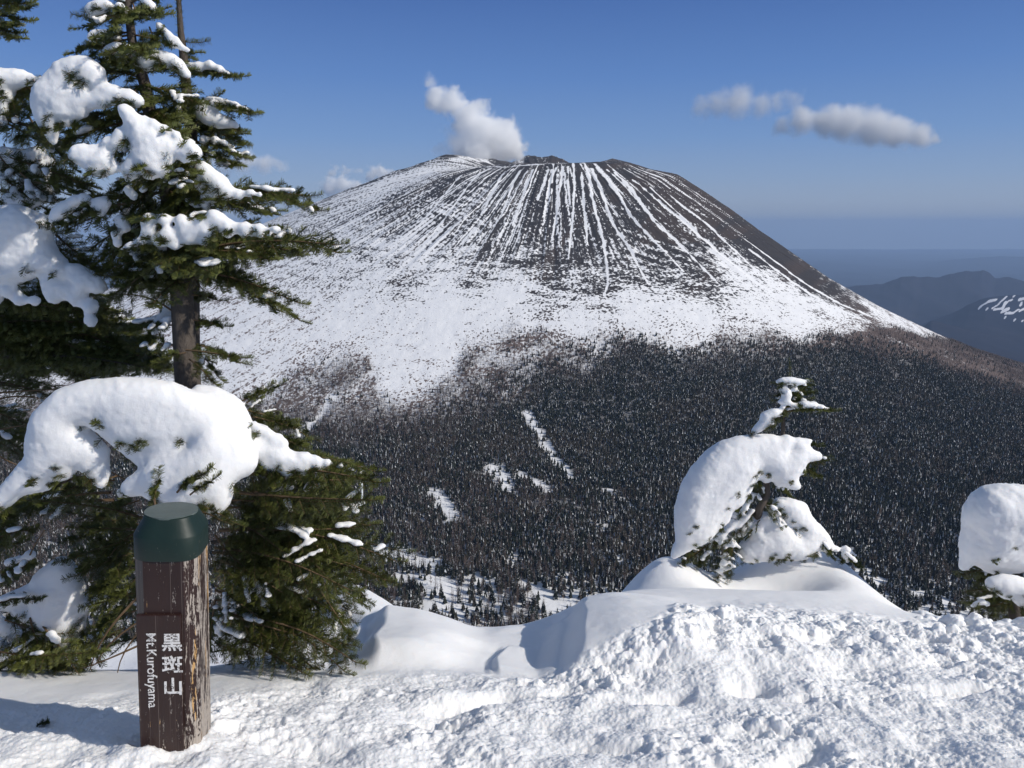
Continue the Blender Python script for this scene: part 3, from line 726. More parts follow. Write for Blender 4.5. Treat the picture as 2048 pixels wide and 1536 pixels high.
GZ = GZ + bank * (b1 * .50 * sstep(.35, .6, fl + .05) + .05 * (fbm(GX * 6, GY * 6, 3, 487) + .15) + .020 * fbm(GX * 16, GY * 16, 4, 488, .65)) + rim2 * b1 * .5
# broken edge of the packed snow: a low step that casts its shadow to the left
def step(px0, py0, Y0, px1, py1, Y1, dz, wd, fade):
    global GZ
    a = at(px0, py0, Y0); b = at(px1, py1, Y1); ex, ey = b[0] - a[0], b[1] - a[1]; L2 = ex * ex + ey * ey
    t = ((GX - a[0]) * ex + (GY - a[1]) * ey) / L2; s_ = ((GX - a[0]) * ey - (GY - a[1]) * ex) / math.sqrt(L2) * (1 if ey < 0 else 1)
    s_ = -s_ if ey > 0 else s_
    s_ = -s_ + .03 * perlin(GX * 4, GY * 4, 491)
    m_ = sstep(-.25, .1, t) * (1 - sstep(.9, 1.25, t))
    GZ = GZ + dz * m_ * sstep(0, wd, s_) * (1 - sstep(wd * 2, fade, s_)) - dz * .5 * m_ * (1 - sstep(-wd, 0, s_)) * sstep(-.35, -.1, s_)
step(1135, 1215, 3.9, 1118, 1335, 2.95, .085, .11, .8)
step(735, 1250, 3.75, 700, 1335, 3.05, .10, .13, .7)
step(1005, 1300, 3.3, 985, 1345, 2.95, .03, .03, .3)
# footprints and long scrape marks
for px, py, a, L, wd, dp in ((1215,1490,-.3,.13,.03,.018),(1500,1380,.1,.09,.045,.04),(1730,1420,.25,.10,.05,.045),(1250,1480,.5,.16,.012,.012),(960,1400,.4,.15,.04,.035),(1850,1390,.15,.5,.015,.014),(1960,1378,.12,.4,.02,.016),(1320,1400,.3,.12,.04,.03),(880,1440,-.2,.12,.05,.035),(1610,1500,.6,.14,.05,.03)):
    j = np.argmin(np.abs(gt - ray(px, py)[0] / ray(px, py)[1])); i = np.argmin(np.abs(ppy[:, j] - py))
    x0, y0 = GX[i, j], GY[i, j]; dx = GX - x0; dy = GY - y0
    u_ = dx * math.cos(a) + dy * math.sin(a); v_ = -dx * math.sin(a) + dy * math.cos(a)
    GZ = GZ - 1.6 * dp * np.exp(-(u_ / L) ** 4 - (v_ / wd) ** 2)
_pb = at(352, 1492, 2.09)
_d = np.hypot(GX - _pb[0], GY - 2.06)
GZ = GZ + (.050 + .02 * perlin(GX * 14, GY * 14, 495)) * np.exp(-(_d / .20) ** 2)
def ground_z(x, y):
    i = np.argmin(np.abs(gr - y)); j = np.argmin(np.abs(gt - x / max(y, 1.5))); return float(GZ[i, j])
# skirt: last rows fall below the terrain
me = mesh_np('snow_ground', np.stack([GX, GY, GZ], -1).reshape(-1, 3), grid_faces(*GX.shape))
m = MT('snow'); p = m.pos()
h = m.math('ADD', m.math('MULTIPLY', m.noise(90, 4, 0.7, p), 0.6), m.math('MULTIPLY', m.noise(420, 3, 0.7, p), 0.4))
M_SNOW = m.pbr(m.mix(m.noise(3.0, 3, 0.6, p), (0.85, 0.85, 0.855), (0.90, 0.895, 0.89)), 0.75, 0.25, m.bump(h, 0.006, 0.5), **{'Subsurface Weight': 0.7, 'Subsurface Radius': (0.9, 1.0, 1.1), 'Subsurface Scale': 0.018})
me.materials.append(M_SNOW)
tag(link('snow_ground', me), kind='structure')
# ================================================================ SUMMIT POST
def prism(ring, zs, scales=None, cap=True, sub=1):
    V, F = [], []; k = len(ring)
    for i, z in enumerate(zs):
        s = scales[i] if scales else 1
        for x, y in ring: V.append((x * s, y * s, z))
    for i in range(len(zs) - 1):
        for j in range(k): F.append([i * k + j, i * k + (j + 1) % k, (i + 1) * k + (j + 1) % k, (i + 1) * k + j])
    if cap: F.append([ (len(zs) - 1) * k + j for j in range(k)]); F.append([j for j in reversed(range(k))])
    return V, F
def py_mesh(name, V, F, smooth=False):
    me = bpy.data.meshes.new(name); me.from_pydata([tuple(v) for v in V], [], [list(f) for f in F]); me.update()
    for q in me.polygons: q.use_smooth = smooth
    return me
pb = at(352, 1492, 2.09)
ztop = at(347, 1018, 2.12)[2]
Hh = ztop - pb[2]
post = empty('signpost', (pb[0], 2.10, pb[2]), 'leaning brown wooden summit post with dark green cap and white lettering', 'signpost')
post.rotation_euler = (math.radians(-0.5), math.radians(3.6), math.radians(7))
S, CH = 0.088, 0.032
ring = [(-S + CH, -S), (S - CH, -S), (S, -S + CH), (S, S - CH), (S - CH, S), (-S + CH, S), (-S, S - CH), (-S, -S + CH)]
capz = Hh - 0.122
V, F = prism(ring, [-0.25, 0.0, 0.2, 0.4, capz + .01])
m = MT('peeling_brown_paint'); o = m.pos(True)
st = m.noise(1.0, 6, 0.72, m.scaled(o, (75, 75, 9)), 0.6)
st2 = m.noise(1.0, 4, 0.7, m.scaled(o, (200, 200, 70)))
sx = m.N('SeparateXYZ'); m.L(o, sx.inputs[0])
rightm = m.ramp(sx.outputs['X'], 0.035, 0.075)
low = m.ramp(sx.outputs['Z'], 0.30, 0.0)
thr = m.math('ADD', m.math('MULTIPLY', rightm, 0.105), m.math('ADD', 0.026, m.math('MULTIPLY', low, 0.055)))
pe = m.math('ADD', m.math('ADD', m.math('MULTIPLY', st, .7), m.math('MULTIPLY', st2, .3)), thr)
mask = m.ramp(pe, 0.625, 0.65)
grain = m.noise(1.0, 4, 0.7, m.scaled(o, (260, 260, 6)))
wood = m.mix(grain, (0.20, 0.16, 0.13), (0.55, 0.49, 0.43))
wood = m.mix(m.ramp(m.noise(1.0, 2, .5, m.scaled(o, (60, 60, 5))), .60, .66), wood, (0.50, 0.30, 0.12))
cr_ = m.ramp(m.noise(1.0, 2, .5, m.scaled(o, (330, 330, 1.2))), .66, .70)
paint = m.mix(m.noise(1.0, 3, .6, m.scaled(o, (30, 30, 8))), (0.018, 0.0075, 0.0065), (0.036, 0.016, 0.013))
paint = m.mix(m.math('MULTIPLY', cr_, .5), paint, (0.20, 0.16, 0.14))
MP = m.pbr(m.mix(mask, paint, wood), m.math('ADD', 0.42, m.math('MULTIPLY', mask, .4)), 0.4, m.bump(m.math('ADD', m.math('MULTIPLY', mask, -1.0), m.math('MULTIPLY', grain, .4)), 0.0015, .8))
body = link('post', py_mesh('post', V, F), post, [MP])
m = MT('green_cap_paint'); o = m.pos(True)
sc_ = m.ramp(m.noise(1.0, 5, .75, m.scaled(o, (90, 90, 50)), 1.0), .66, .70)
MC = m.pbr(m.mix(sc_, m.mix(m.noise(12, 3, .6, o), (0.0015, 0.011, 0.008), (0.003, 0.020, 0.014)), (0.20, 0.17, 0.14)), m.math('ADD', .46, m.math('MULTIPLY', m.noise(25, 3, .6, o), .2)), 0.5, m.bump(m.noise(40, 3, .6, o), .002, .25))
q = 1.055
N8 = 40
def sq(t, ex):            # rounded, slightly eight-sided cap outline
    a = t * 2 * math.pi; c = (abs(math.cos(a)) ** ex + abs(math.sin(a)) ** ex) ** (-1 / ex); return (S * 1.09 * c * math.cos(a), S * 1.09 * c * math.sin(a))
rg = []
for i in range(48):
    a = i / 48 * 2 * math.pi; c = (abs(math.cos(a)) ** 3.6 + abs(math.sin(a)) ** 3.6) ** (-1 / 3.6); c8 = 1 / max(abs(math.cos((a % (math.pi / 4)) - math.pi / 8)), .01) * .94; rg.append((S * 1.06 * min(c, 1.16) * math.cos(a), S * 1.06 * min(c, 1.16) * math.sin(a)))
V, F = prism(rg, [capz, capz + .003, capz + .068, capz + .072, capz + .112, capz + .121], [1, 1.01, 1.01, .99, .76, .73], cap=False)
k = 48; F.append([5 * k + j for j in range(k)])
cap = link('cap', py_mesh('cap', V, F, True), post, [MC])
cap.data.polygons[len(cap.data.polygons) - 1].use_smooth = False
bv = cap.modifiers.new('bevel', 'BEVEL'); bv.width = .002; bv.segments = 2; bv.limit_method = 'ANGLE'
m = MT('weathered_cap_top'); o = m.pos(True)
mt_ = m.pbr(m.mix(m.noise(18, 4, .6, o), (0.055, 0.075, 0.068), (0.12, 0.15, 0.14)), .35, .6, m.bump(m.noise(60, 3, .6, o), .002, .3))
V = [(0.074 * math.cos(i / 40 * 2 * math.pi), 0.070 * math.sin(i / 40 * 2 * math.pi), z) for z in (capz + .118, capz + .1235) for i in range(40)]
F = [[i, (i + 1) % 40, 40 + (i + 1) % 40, 40 + i] for i in range(40)] + [list(range(40, 80))]
link('cap_disc', py_mesh('cap_disc', V, F), post, [mt_])
# name board on the front face
ph = at(340, 1242, 2.0)[2] - pb[2] + 0.012
bw0, bw1, T = -S + 0.012, S - 0.040, 0.011
V = [(x, y, z) for z in (-.2, ph) for (x, y) in ((bw0, -S - T), (bw1, -S - T), (bw1, -S + .004), (bw0, -S + .004))]
F = [[0, 1, 5, 4], [1, 2, 6, 5], [2, 3, 7, 6], [3, 0, 4, 7], [4, 5, 6, 7]]
board = link('name_board', py_mesh('name_board', V, F), post, [MP])
bv = board.modifiers.new('bevel', 'BEVEL'); bv.width = .002; bv.segments = 2
m = MT('worn_white_lettering'); o = m.pos()
mk = m.ramp(m.math('ADD', m.math('MULTIPLY', m.noise(260, 3, .7, o), .6), m.math('MULTIPLY', m.noise(60, 2, .6, o), .4)), .42, .47)
ML = m.pbr(m.mix(mk, (0.08, 0.055, 0.05), (0.74, 0.72, 0.70)), .7, .2)
def text_mesh(name, s, size, u, z, rot, ax='CENTER', off=0.0):
    cu = bpy.data.curves.new(name, 'FONT'); cu.body = s; cu.size = size; cu.align_x = ax; cu.align_y = 'CENTER'; cu.offset = off; cu.extrude = 0.0006
    o = bpy.data.objects.new('tmp', cu); C.objects.link(o)
    dg = bpy.context.evaluated_depsgraph_get(); me = bpy.data.meshes.new_from_object(o.evaluated_get(dg)); me.name = name
    bpy.data.objects.remove(o)
    M = Matrix.Translation((u, -S - T - 0.0012, z)) @ Matrix.Rotation(math.pi / 2, 4, 'X') @ Matrix.Rotation(rot, 4, 'Z')
    me.transform(M); me.materials.clear()
    return link(name, me, board, [ML])
def lz(py): return at(340, py, 2.0)[2] - pb[2]
zc_ = lz(1290); dzk = (lz(1290) - lz(1378)) / 2
for i, ch in enumerate('黒斑山'):
    text_mesh('lettering', ch, 0.060, 0.023, zc_ - i * dzk, 0, off=0.0011)
text_mesh('lettering', 'Mt.Kurofuyama', 0.0392, -0.036, lz(1268), -math.pi / 2, 'LEFT', 0.0002)
print('POST H', Hh, 'w', S)
# ================================================================ FIRS IN THE FOREGROUND
m = MT('fir_needles'); p = m.pos()
nv = m.noise(9.0, 3, .6, p)
cA = m.mix(nv, (0.030, 0.050, 0.015), (0.145, 0.150, 0.032))
cA = m.mix(m.ramp(m.noise(40.0, 2, .5, p), .6, .75), cA, (0.15, 0.14, 0.035))
pr = m.pbr(cA, .5, .3)
M_ND = m.m
m = MT('fir_bark'); o = m.pos()
bk = m.noise(1.0, 5, .7, m.scaled(o, (30, 30, 12)), .8)
M_BK = m.pbr(m.mix(bk, (0.035, 0.028, 0.024), (0.16, 0.135, 0.115)), .9, .1, m.bump(bk, .012, .9))
m = MT('twig_bark'); M_TW = m.pbr(m.mix(m.noise(30, 2, .5, m.pos()), (0.07, 0.045, 0.028), (0.22, 0.15, 0.09)), .8, .1)
def shoot_proto(rs, nn=84):
    V, F = [], []
    r = .016
    for j in range(3):
        a = j * 2.094; V += [(0, r * math.cos(a), r * math.sin(a)), (1, r * .5 * math.cos(a), r * .5 * math.sin(a))]
    for j in range(3):
        a, b = 2 * j, 2 * ((j + 1) % 3); F += [(a, b, b + 1), (a, b + 1, a + 1)]
    M = [1] * 6
    for i in range(nn):
        t = (i + rs.uniform(0, .9)) / nn
        ph = rs.uniform(-.5, math.pi + .5) if rs.rand() < .85 else rs.uniform(0, 6.28)
        if rs.rand() < .5: ph = rs.choice([.15, math.pi - .15]) + rs.normal(0, .35)
        L = .27 * rs.uniform(.75, 1.15) * (1 - .35 * max(0, t - .8) / .2); fw = rs.uniform(.35, .85)
        d = np.array((fw * L, L * math.cos(ph) * .9, L * math.sin(ph) * .75)); s = np.array((.30, -math.sin(ph), math.cos(ph))); s = np.cross(d / np.linalg.norm(d), np.array((math.cos(ph), 0, math.sin(ph)))); s = s / (np.linalg.norm(s) + 1e-9) * .019
        p0 = np.array((t, 0, 0)); b = len(V); V += [tuple(p0 - s * .6), tuple(p0 + s * .6), tuple(p0 + d * .8 + s), tuple(p0 + d + 0 * s)]
        F += [(b, b + 1, b + 2), (b, b + 2, b + 3)]; M += [0, 0]
    return np.array(V), np.array(F), np.array(M)
SP = [shoot_proto(np.random.RandomState(i + 900)) for i in range(5)]
TH = [.092]
class Acc:
    def __init__(s): s.V, s.F, s.M, s.n = [], [], [], 0
    def shoots(s, segs, up):
        """segs: list of (p0, p1); each gets a needled twig"""
        if not segs: return
        A_ = np.array([a for a, b in segs]); B_ = np.array([b for a, b in segs])
        X = B_ - A_; L = np.linalg.norm(X, axis=1, keepdims=True); X = X / L
        U = np.tile(up, (len(segs), 1)) + RT.normal(0, .25, (len(segs), 3)); Yv = np.cross(U, X); Yv /= np.linalg.norm(Yv, axis=1, keepdims=True); Zv = np.cross(X, Yv)
        k = RT.randint(0, len(SP), len(segs)); th = np.full((len(segs), 1), TH[0])
        for q, (V, F, M) in enumerate(SP):
            I = np.nonzero(k == q)[0]
            if not len(I): continue
            P = A_[I][:, None] + V[None, :, 0:1] * (X * L)[I][:, None] + V[None, :, 1:2] * (Yv * th)[I][:, None] + V[None, :, 2:3] * (Zv * th)[I][:, None]
            s.V.append(P.reshape(-1, 3)); s.F.append((F[None] + (np.arange(len(I)) * len(V))[:, None, None]).reshape(-1, 3) + s.n); s.M.append(np.tile(M, len(I))); s.n += len(I) * len(V)
    def tube(s, P, r0, r1, k=6):
        P = np.array(P); n_ = len(P); V = []
        for i in range(n_):
            t = P[min(i + 1, n_ - 1)] - P[max(i - 1, 0)]; t = t / np.linalg.norm(t)
            a = np.cross(t, (0, 1, .1)); a /= np.linalg.norm(a) + 1e-9; b = np.cross(t, a); r = r0 + (r1 - r0) * i / (n_ - 1)
            for j in range(k): V.append(P[i] + r * (a * math.cos(j / k * 6.2832) + b * math.sin(j / k * 6.2832)))
        F = []
        for i in range(n_ - 1):
            for j in range(k):
                q = (i * k + j, i * k + (j + 1) % k, (i + 1) * k + (j + 1) % k, (i + 1) * k + j); F += [(q[0], q[1], q[2]), (q[0], q[2], q[3])]
        s.V.append(np.array(V)); s.F.append(np.array(F) + s.n); s.M.append(np.full(len(F), 1)); s.n += len(V)
    def mesh(s, name, smooth=False): return mesh_np(name, np.concatenate(s.V), np.concatenate(s.F), np.concatenate(s.M), smooth)
RT = np.random.RandomState(11)
def make_branch(p0, p1, width, tree, snow_pts=None, needle=True, up=None, bare=0.15, droop=.06, sn=.5):
    """one fir branch from p0 to p1: woody stem, side twigs in a flat spray, needles all over"""
    a = Acc(); p0 = np.array(p0, float); p1 = np.array(p1, float); d = p1 - p0; L = np.linalg.norm(d); x = d / L
    if up is None: up = np.array((RT.normal(0, .3), -.75 + RT.normal(0, .45), 1.0))
    up = up - x * (up @ x); up /= np.linalg.norm(up); yv = np.cross(up, x)
    n_ = max(5, int(L / .07) + 1); t = np.linspace(0, 1, n_)
    bend = RT.normal(0, .04) * L; stem = p0 + d * t[:, None] + up * (droop * L * np.sin(t * math.pi))[:, None] + yv * (bend * np.sin(t * math.pi))[:, None]
    a.tube(stem, .003 + .007 * min(L, 1.0), .002, 5)
    segs = []
    for i in range(n_ - 1):
        if t[i] >= bare: segs.append((stem[i], stem[i + 1]))
    segs.append((stem[-1], stem[-1] + x * .05 + up * .008))
    step = .028; q = max(bare * L * .6, .02); side = 1
    while q < L * .97 and needle:
        f = q / L; base = p0 + d * f + up * droop * L * math.sin(f * math.pi) + yv * bend * math.sin(f * math.pi)
        prof = min(1, (f + .25) * 1.6) * (1 - f) ** .65 + .18
        wl = width * prof * RT.uniform(.7, 1.15); ang = math.radians(RT.uniform(42, 62))
        dr = x * math.cos(ang) + yv * side * math.sin(ang) + up * RT.normal(-.10, .12); dr /= np.linalg.norm(dr)
        cov = mn.noise(Vector(base) * 4.5 + Vector((0, 0, side * .8))) > .52 - sn * 1.3
        ns = max(1, int(round(wl / .075))); sl_ = wl / ns; pp = base
        for k in range(ns):
            dr2 = dr + x * .12 * k + up * RT.normal(0, .06); dr2 /= np.linalg.norm(dr2); pn = pp + dr2 * sl_; segs.append((pp, pn))
            if wl > .13 and k > 0 or (wl > .09 and k == ns - 1 and ns > 1):
                for s2 in (-1, 1):
                    e = dr2 * .75 + np.cross(up, dr2) * s2 * .7 + up * RT.normal(-.05, .1); e /= np.linalg.norm(e); segs.append((pp, pp + e * min(.075, wl * .45) * RT.uniform(.7, 1.1)))
            if snow_pts is not None and cov:
                for tt in (.2, .5, .8): c_ = pp + (pn - pp) * tt; snow_pts.append((c_[0], c_[1], c_[2] + .009, RT.uniform(.009, .020)))
            pp = pn
        q += step * RT.uniform(.7, 1.2); side = -side
    if needle: a.shoots(segs, up)
    if snow_pts is not None:
        for i in range(1, n_):
            if t[i] < .85 and mn.noise(Vector(stem[i]) * 4.5) > .52 - sn * 1.3:
                for tt in (0, .25, .5, .75): c_ = stem[i] + (stem[i - 1] - stem[i]) * tt; snow_pts.append((c_[0], c_[1], c_[2] + .016, RT.uniform(.014, .024)))
    me = a.mesh('branch'); o = link('branch', me, tree, [M_ND, M_BK if L > .8 else M_TW])
    o.matrix_parent_inverse = Matrix.Translation(-tree.location)
    return o
from mathutils import noise as mn
_ico = {}
def ico(sub):
    if sub not in _ico:
        import bmesh
        b = bmesh.new(); bmesh.ops.create_icosphere(b, subdivisions=sub, radius=1.0)
        _ico[sub] = (np.array([v.co[:] for v in b.verts]), np.array([[v.index for v in f.verts] for f in b.faces])); b.free()
    return _ico[sub]
def snow_mesh(name, balls_, voxel, tree, amp=.006, freq=9.0, smooth=14, label=None, sq=1.0, pokes=.45):
    """balls_: (x,y,z,r); melted into one lump of snow"""
    V0, F0 = ico(2); B = np.array(balls_)
    if name == 'snow_load':
        ex = []
        for i in range(len(B)):
            for j in range(i + 1, len(B)):
                dd = np.linalg.norm(B[i, :3] - B[j, :3]); rs_ = B[i, 3] + B[j, 3]
                if dd < 1.0 * rs_ and dd > .25 * rs_:
                    for tt in (.33, .67): ex.append(B[i] * (1 - tt) + B[j] * tt)
        B = np.concatenate([B, np.array(ex)]) if ex else B
        B[:, 3] = B[:, 3] * 1.05 + voxel * .75
    V = (B[:, None, :3] + V0[None] * B[:, None, 3:4] * np.array((1, 1, sq))).reshape(-1, 3); F = (F0[None] + (np.arange(len(B)) * len(V0))[:, None, None]).reshape(-1, 3)
    me = mesh_np('t', V, F); o = link('t', me)
    r = o.modifiers.new('r', 'REMESH'); r.mode = 'VOXEL'; r.voxel_size = voxel; r.use_smooth_shade = True
    s_ = o.modifiers.new('s', 'SMOOTH'); s_.iterations = smooth; s_.factor = .5
    dg = bpy.context.evaluated_depsgraph_get(); m2 = bpy.data.meshes.new_from_object(o.evaluated_get(dg)); m2.name = name
    bpy.data.objects.remove(o); bpy.data.meshes.remove(me)
    nvt = len(m2.vertices); co = np.empty(nvt * 3, np.float32); m2.vertices.foreach_get('co', co); co = co.reshape(-1, 3)
    no = np.empty(nvt * 3, np.float32); m2.vertices.foreach_get('normal', no); no = no.reshape(-1, 3)
    x, y, z = co[:, 0].astype(float), co[:, 1].astype(float), co[:, 2].astype(float); f = freq
    h = (fbm(x * f + y * f * .7, z * f - y * f * .5, 3, 501) + .6 * fbm(x * f * .9 - y * f, z * f + x * f * .4, 3, 503)) * amp + amp * .75 * (np.abs(fbm(x * 24 + y * 17, z * 24 - y * 15, 3, 507)) - .2) + amp * .35 * fbm(x * 45 - y * 30, z * 45 + y * 28, 3, 508) + .0022 * fbm(x * 60 + y * 40, z * 60 - y * 37, 2, 505)
    co = co + no * h[:, None].astype(np.float32); m2.vertices.foreach_set('co', co.ravel()); m2.update()
    m2.materials.clear(); m2.polygons.foreach_set('use_smooth', np.ones(len(m2.polygons), bool))
    if name == 'snow_load' and tree is not None:
        I = np.nonzero((no[:, 2] < -.2) & (no[:, 2] > -.85) & (no[:, 1] < .25))[0]
        if len(I):
            I = RT.choice(I, min(len(I), int(pokes * len(B) * .9) + 4)); segs = []
            for i in I:
                dr = no[i] * .8 + np.array((0, 0, -.45)) + RT.normal(0, .35, 3); dr /= np.linalg.norm(dr); Lp = RT.uniform(.035, .075)
                p_ = co[i].astype(float) - dr * .03; segs.append((p_, p_ + dr * Lp))
                if RT.rand() < .5: e_ = dr + RT.normal(0, .5, 3); e_ /= np.linalg.norm(e_); segs.append((p_ + dr * Lp * .4, p_ + dr * Lp * .4 + e_ * Lp * .8))
            ac = Acc(); ac.shoots(segs, np.array((0, -.6, .8))); pk = link('twigs', ac.mesh('twigs'), tree, [M_ND, M_TW]); pk.matrix_parent_inverse = Matrix.Translation(-tree.location)
    ob = link(name, m2, tree, [M_SNOW])
    if name == 'snow_tufts': ob['kind'] = 'stuff'
    if tree is not None: ob.matrix_parent_inverse = Matrix.Translation(-tree.location)
    return ob
def SB(lst, Y, k=1.0, dj=.02):
    """snow balls from (px,py,r[,dY])"""
    out = []
    for q in lst:
        y = Y + (q[3] if len(q) > 3 else 0); p = at(q[0], q[1], y); out.append((p[0], y, p[2], q[2] * pxm(y) * k))
    return out
def BR(lst, Y, tree, snow_pts, back=1, sn=.35, spread=.18, jit=14, foreshort=.35):
    for q in lst:
        x0, y0, x1, y1, w_ = q[:5]; dY = q[5] if len(q) > 5 else 0
        for k in range(1 + back):
            j = (0, 0, 0, 0) if k == 0 else RT.normal(0, jit, 4)
            ya = Y + dY + k * spread * RT.uniform(.5, 1.5); L = math.hypot(x1 - x0, y1 - y0) * pxm(ya)
            yb = ya + RT.uniform(-1, .6) * foreshort * L
            a_ = at(x0 + j[0], y0 + j[1], ya); b_ = at(x1 + j[2], y1 + j[3], yb)
            make_branch(a_, b_, w_ * pxm(ya) * 1.5, tree, snow_pts if k == 0 else (snow_pts if RT.rand() < .6 else None), sn=sn)
def trunk(path, r0, r1, tree, name='trunk'):
    P = [at(x, y, Y) for x, y, Y in path]; Q = []
    for a_, b_ in zip(P[:-1], P[1:]):
        for t in np.linspace(0, 1, 6)[:-1]: Q.append(a_ + (b_ - a_) * t)
    Q.append(P[-1]); a = Acc(); a.tube(Q, r0, r1, 14); o = link(name, a.mesh(name, True), tree, [M_BK, M_BK]); o.matrix_parent_inverse = Matrix.Translation(-tree.location); return o

# ---- big fir in the middle of the left group
YA = 3.15
tA_ = empty('fir_tree', tuple(at(378, 1180, YA + .15)), 'tall snow-laden fir with a thick bare trunk standing right behind the green-capped post', 'tree')
trunk([(392, 1240, YA + .2), (374, 775, YA), (362, 560, YA)], .052, .044, tA_)
trunk([(363, 570, YA), (345, 420, YA), (318, 300, YA), (302, 240, YA), (290, 170, YA), (264, 80, YA), (248, -60, YA)], .042, .012, tA_, 'upper_trunk')
sA = []
BR([(262,40,172,34,26),(262,64,182,92,24),(262,26,326,30,22),(268,70,332,88,22),(258,16,225,-14,20),(262,6,312,-10,18),(262,78,182,112,22),(285,140,205,118,30),(285,128,372,140,30),
    (290,160,200,142,34),(300,175,392,205,40),(310,195,388,220,34),(300,200,235,222,28),(292,228,150,242,46),(250,245,128,290,34),(330,272,402,302,24),(300,215,250,300,34),
    (330,335,238,378,46),(330,350,262,425,48),(340,355,402,395,48),(340,365,330,440,48),(345,335,412,350,30),(350,395,402,430,40),
    (385,398,622,392,34),(400,402,535,428,34),(420,388,600,410,20),(320,385,98,448,30),(280,405,130,452,26),(300,430,178,500,34),(300,440,205,520,32),(300,430,240,470,30)], YA, tA_, sA, 1, .18)
BR([(365,508,676,490,48),(380,500,605,505,42),(350,508,212,542,54),(350,515,238,592,50),(355,508,300,565,46),(360,515,402,575,42),(370,500,455,545,42),(360,500,285,500,40),(330,500,250,545,50),(370,510,540,520,40),
    (380,540,597,606,26),(380,535,558,622,24),(400,545,500,575,28),(345,560,290,562,16),(350,530,330,600,36),
    (385,590,432,600,16),(385,640,442,652,14),(372,700,482,716,18,-.1),(372,705,328,722,18,-.1),(378,718,422,762,20,-.1),(346,650,262,662,18),(350,690,272,692,20),(346,640,282,690,16)], YA, tA_, sA, 1, .12)
for i in range(34):
    y_ = RT.uniform(235, 575) if i < 26 else RT.uniform(20, 235); xt = np.interp(y_, [0, 80, 170, 260, 420, 560], [255, 264, 290, 305, 345, 362]); dx_ = RT.uniform(-75, 75) * (1 if y_ > 230 else .6)
    if 205 < y_ < 345: dx_ = abs(dx_) * .8 + 10
    sd = at(xt, y_, YA); e_ = at(xt + dx_, y_ + RT.uniform(5, 50), YA - RT.uniform(.12, .30)); make_branch(sd, e_, .13, tA_, sA if RT.rand() < .5 else None, sn=.2)
make_branch(at(350, 625, YA), at(232, 588, YA - .05), .05, tA_, needle=False, droop=.12)
# the lower, snow-buried boughs, right of the post
LB = [(480,950,755,965,44,-.1),(480,985,745,1000,46,-.1),(500,1000,705,1060,54),(450,1015,640,1045,54),(440,1060,792,1122,46),(450,1085,782,1165,46),(600,1060,742,1050,34),(430,1095,700,1180,56),(430,1140,690,1235,56),(430,1180,640,1265,56),(430,1215,702,1290,48),(450,1235,712,1325,46),
    (430,1255,605,1345,46),(430,1285,510,1310,40),(430,1070,510,1150,56),(440,1120,565,1185,56),(520,1235,645,1350,38),(600,1095,725,1205,38),(470,845,600,892,26),(480,805,532,778,14),(490,830,578,852,18),(530,892,602,884,14),(430,1170,530,1245,56),(560,960,700,960,40),(600,980,720,1020,40),(450,1040,560,1100,50),(460,1000,560,1010,50),(500,1150,640,1180,50),(640,1180,700,1270,36),(560,1050,660,1110,44),(490,940,600,975,40),
    (430,1200,420,1300,40),(380,990,420,965,10,-.55),(310,1010,318,962,12,-.6),(385,1020,440,1040,12,-.5)]
BR(LB, YA - .15, tA_, sA, 1, .07, foreshort=.5)
LL = [(290,1070,130,1120,38),(290,1060,158,1056,36),(300,1040,60,1002,26),(220,985,15,1032,28),(290,1100,150,1152,46),(290,1130,190,1180,46),(290,1180,180,1212,36),(290,1215,200,1252,36),(250,1255,165,1292,30),(60,1235,105,1335,38),(80,1245,155,1345,46),(150,1285,130,1355,38),(200,1270,170,1330,36),(100,1290,60,1340,40),
    (-20,1300,120,1325,46),(-20,1085,62,1060,36),(-10,1120,25,1020,30),(-10,1160,62,1130,20),(-20,1215,72,1200,14),(10,1240,72,1262,36),(-10,1330,200,1305,40),(280,1000,200,1035,30),(280,1060,215,1120,40),(280,1150,240,1190,40),(230,960,120,985,22),(150,955,60,1010,24)]
BR(LL, YA - .05, tA_, sA, 1, .08, foreshort=.5)
for q in ((290,1180,180,1340),(300,1230,190,1330),(290,1250,235,1345),(280,1290,160,1338),(220,940,130,925),(250,960,190,935),(470,1240,560,1330),(490,1230,500,1320),(540,1100,545,1200),(60,1110,90,1060)):
    make_branch(at(q[0], q[1], YA - .1), at(q[2], q[3], YA - .1), .05, tA_, needle=False, droop=.1)
S1 = [(180,20,9),(192,16,10),(205,12,8),(215,12,8),(240,13,7),(288,-2,6),(298,10,8),(308,20,6),(185,75,8),(195,66,6),(212,64,5),(255,28,6),(275,30,5),(318,52,6),(328,60,4),(338,70,6),(352,78,5),(345,88,6),(360,92,6),(375,100,4),
    (222,108,13),(234,102,14),(250,106,14),(266,112,14),(285,117,13),(305,119,14),(325,117,13),(342,122,12),(355,130,10),(365,140,8),(374,150,6),(250,122,9),(292,130,9)]
S2 = [(120,150,16),(135,142,20),(155,140,22),(176,140,20),(192,150,16),(194,170,12),(84,200,16),(100,190,26),(130,188,28),(160,195,22),(88,220,18),(120,215,26),(98,242,17),(103,265,11),(107,283,6),(133,240,11),(160,222,13),(75,195,10),
    (185,200,14),(205,200,15),(225,188,16),(240,196,14),(260,194,12),(275,202,10)]
S3 = [(250,222,9),(262,238,14),(272,256,18),(285,275,22),(300,290,26),(322,292,21),(343,298,13),(300,315,26),(316,330,19),(285,325,18),(266,336,16),(300,344,13),(255,356,8),(332,310,16),(290,240,7),(310,250,8),(330,260,8),(352,272,8),(378,290,8),(386,305,13),(370,310,13),
    (155,310,13),(168,300,13),(166,318,13),(188,325,16),(208,320,17),(200,340,13),(224,334,12),(192,295,7),(215,284,8),(236,288,11),(240,266,11)]
